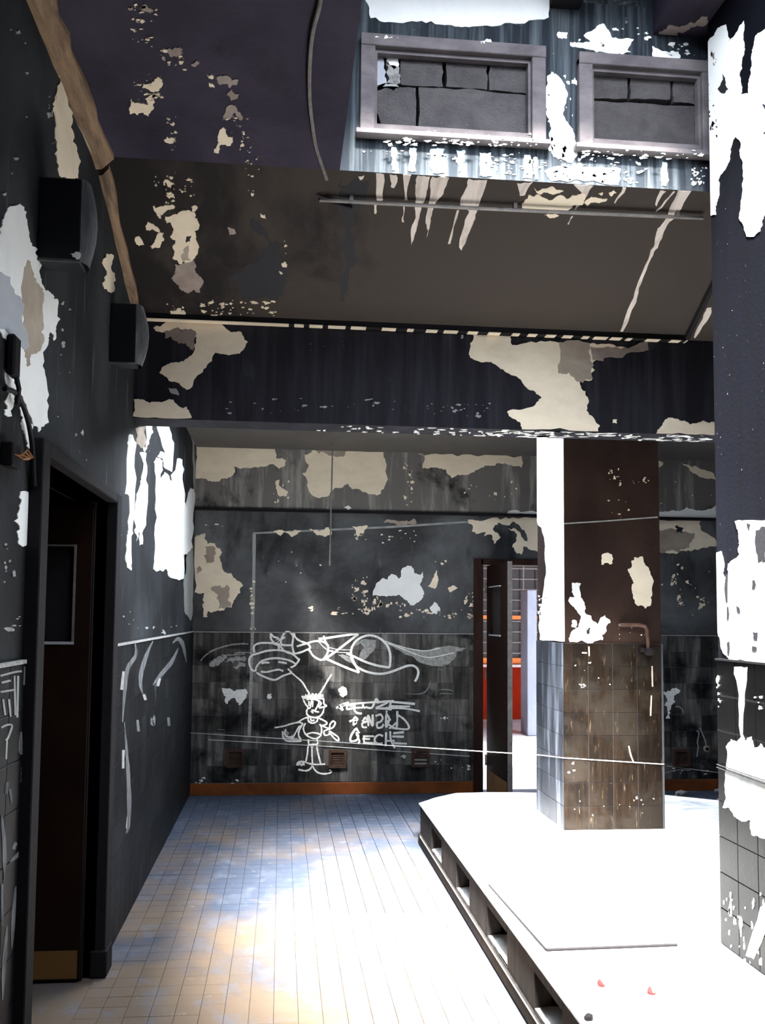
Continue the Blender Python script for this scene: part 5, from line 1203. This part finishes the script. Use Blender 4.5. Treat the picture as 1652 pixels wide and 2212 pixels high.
cc = [CEIL.hit(x, y, 0.016) for x, y in spline([(697, -30), (688, 20), (675, 70), (669, 130), (668, 200), (673, 260), (683, 320), (706, 388)], 4)]
run('drooping_cable', cc, 0.0075, 'steel', 'curved dark cable sagging along the ceiling left of the opening', 'cable')
lc = [P_LEFT.hit(x, y, 0.02) for x, y in spline([(10, 840), (35, 850), (55, 890), (68, 950), (72, 1010), (74, 1050)], 4)]
run('wall_cable', lc, 0.008, 'rubber', 'black cable looping down the left wall beside the door', 'cable', 8)
t = empty('junction_box', tuple(P_LEFT.hit(14, 980)), 'burst electrical box with scorched wires at the left edge', 'box')
g = P_LEFT.hit(12, 985)
from_bm('box_back', B((XL, XL + 0.035, g.y - 0.05, g.y + 0.03, g.z - 0.035, g.z + 0.035), bev=0.004), 'dark', t)
for k in range(4):
    bm = bmesh.new(); a_ = Vector((XL + 0.035, g.y - 0.03 + 0.015 * k, g.z))
    tube(bm, [a_, a_ + Vector((0.02, 0.01, 0.012 * (k - 1))), a_ + Vector((0.03, 0.03, 0.004 * (k - 2)))], 0.003, 6); from_bm('wire', bm, 'wire_orange', t)
g = P_LEFT.hit(14, 760)
t = empty('socket_remains', tuple(g), 'melted black socket remains on the white peeled patch', 'socket')
from_bm('socket_plate', B((XL + 0.004, XL + 0.03, g.y - 0.02, g.y + 0.04, g.z - 0.07, g.z + 0.05), bev=0.006), 'dark', t)
bm = bmesh.new(); tube(bm, [(XL + 0.02, g.y + 0.02, g.z - 0.05), (XL + 0.03, g.y + 0.03, g.z - 0.1), (XL + 0.02, g.y + 0.05, g.z - 0.14)], 0.008, 6); from_bm('cable_tail', bm, 'rubber', t)

# left door --------------------------------------------------------------------------------
d2 = struct('door_2', B((XL - 0.15, XL + 0.045, JY0 - 0.09, JY0, 0, JZ + 0.045), (XL - 0.15, XL + 0.045, JY1, JY1 + 0.11, 0, JZ + 0.045), (XL - 0.15, XL + 0.045, JY0, JY1, JZ, JZ + 0.045), bev=0.004), 'dark', 'charred frame of the doorway in the left wall')
from_bm('jamb_stop', B((XL - 0.10, XL - 0.05, JY1 - 0.03, JY1, 0, JZ), (XL - 0.10, XL - 0.05, JY0, JY0 + 0.03, 0, JZ)), 'dark', d2)
from_bm('plinth_block', B((XL - 0.02, XL + 0.055, JY1 - 0.012, JY1 + 0.125, 0.001, 0.12), bev=0.006), 'dark', d2)
ly = JY1 - 0.05
lx1 = XL - 0.055; lx0 = lx1 - 0.82
pd = Plane((0, ly, 0), (0, -1, 0))
sx0, sx1 = pd.hit(60, 1280).x, pd.hit(158, 1280).x
sz0, sz1 = pd.hit(130, 1386).z, pd.hit(130, 1180).z
lz = EYE + 0.485
lf = from_bm('door_leaf', B((lx0, sx0, ly, ly + 0.042, 0.012, lz), (sx1, lx1, ly, ly + 0.042, 0.012, lz), (sx0, sx1, ly, ly + 0.042, 0.012, sz0), (sx0, sx1, ly, ly + 0.042, sz1, lz)), 'door_dark', d2, None, 'charred leaf folded back into the dark side room')
from_bm('pane', B((sx0, sx1, ly + 0.018, ly + 0.024, sz0, sz1)), 'dark', lf)
from_bm('glazing_bead', B((sx0, sx1 + 0.01, ly - 0.010, ly, sz0 - 0.012, sz0)), 'edge_metal', lf)
from_bm('glazing_bead', B((sx0, sx1 + 0.01, ly - 0.006, ly, sz1, sz1 + 0.008)), 'steel', lf)
from_bm('glazing_bead', B((sx1, sx1 + 0.010, ly - 0.006, ly, sz0, sz1)), 'steel', lf)
from_bm('kick_plate', B((lx0 + 0.02, lx1 - 0.01, ly - 0.003, ly, 0.02, 0.14)), 'kick', lf)
struct('wall_side_room', B((-2.5, -2.4, 2.4, 5.0, 0, 2.6), (-2.4, XL - 0.14, 2.4, 2.5, 0, 2.6), (-2.4, XL - 0.14, 4.9, 5.0, 0, 2.6), (-2.5, XL - 0.14, 2.4, 5.0, 2.6, 2.7)), 'room_dark')
# closing walls out of view
struct('wall_right', B((FAR_R, FAR_R + 0.15, -3.2, YF + 0.16, 0, sh_top)), 'soot_wall')
struct('wall_back', B((XL - 0.14, FAR_R + 0.15, -3.35, -3.2, 0, ZC + 0.2)), 'soot_wall')
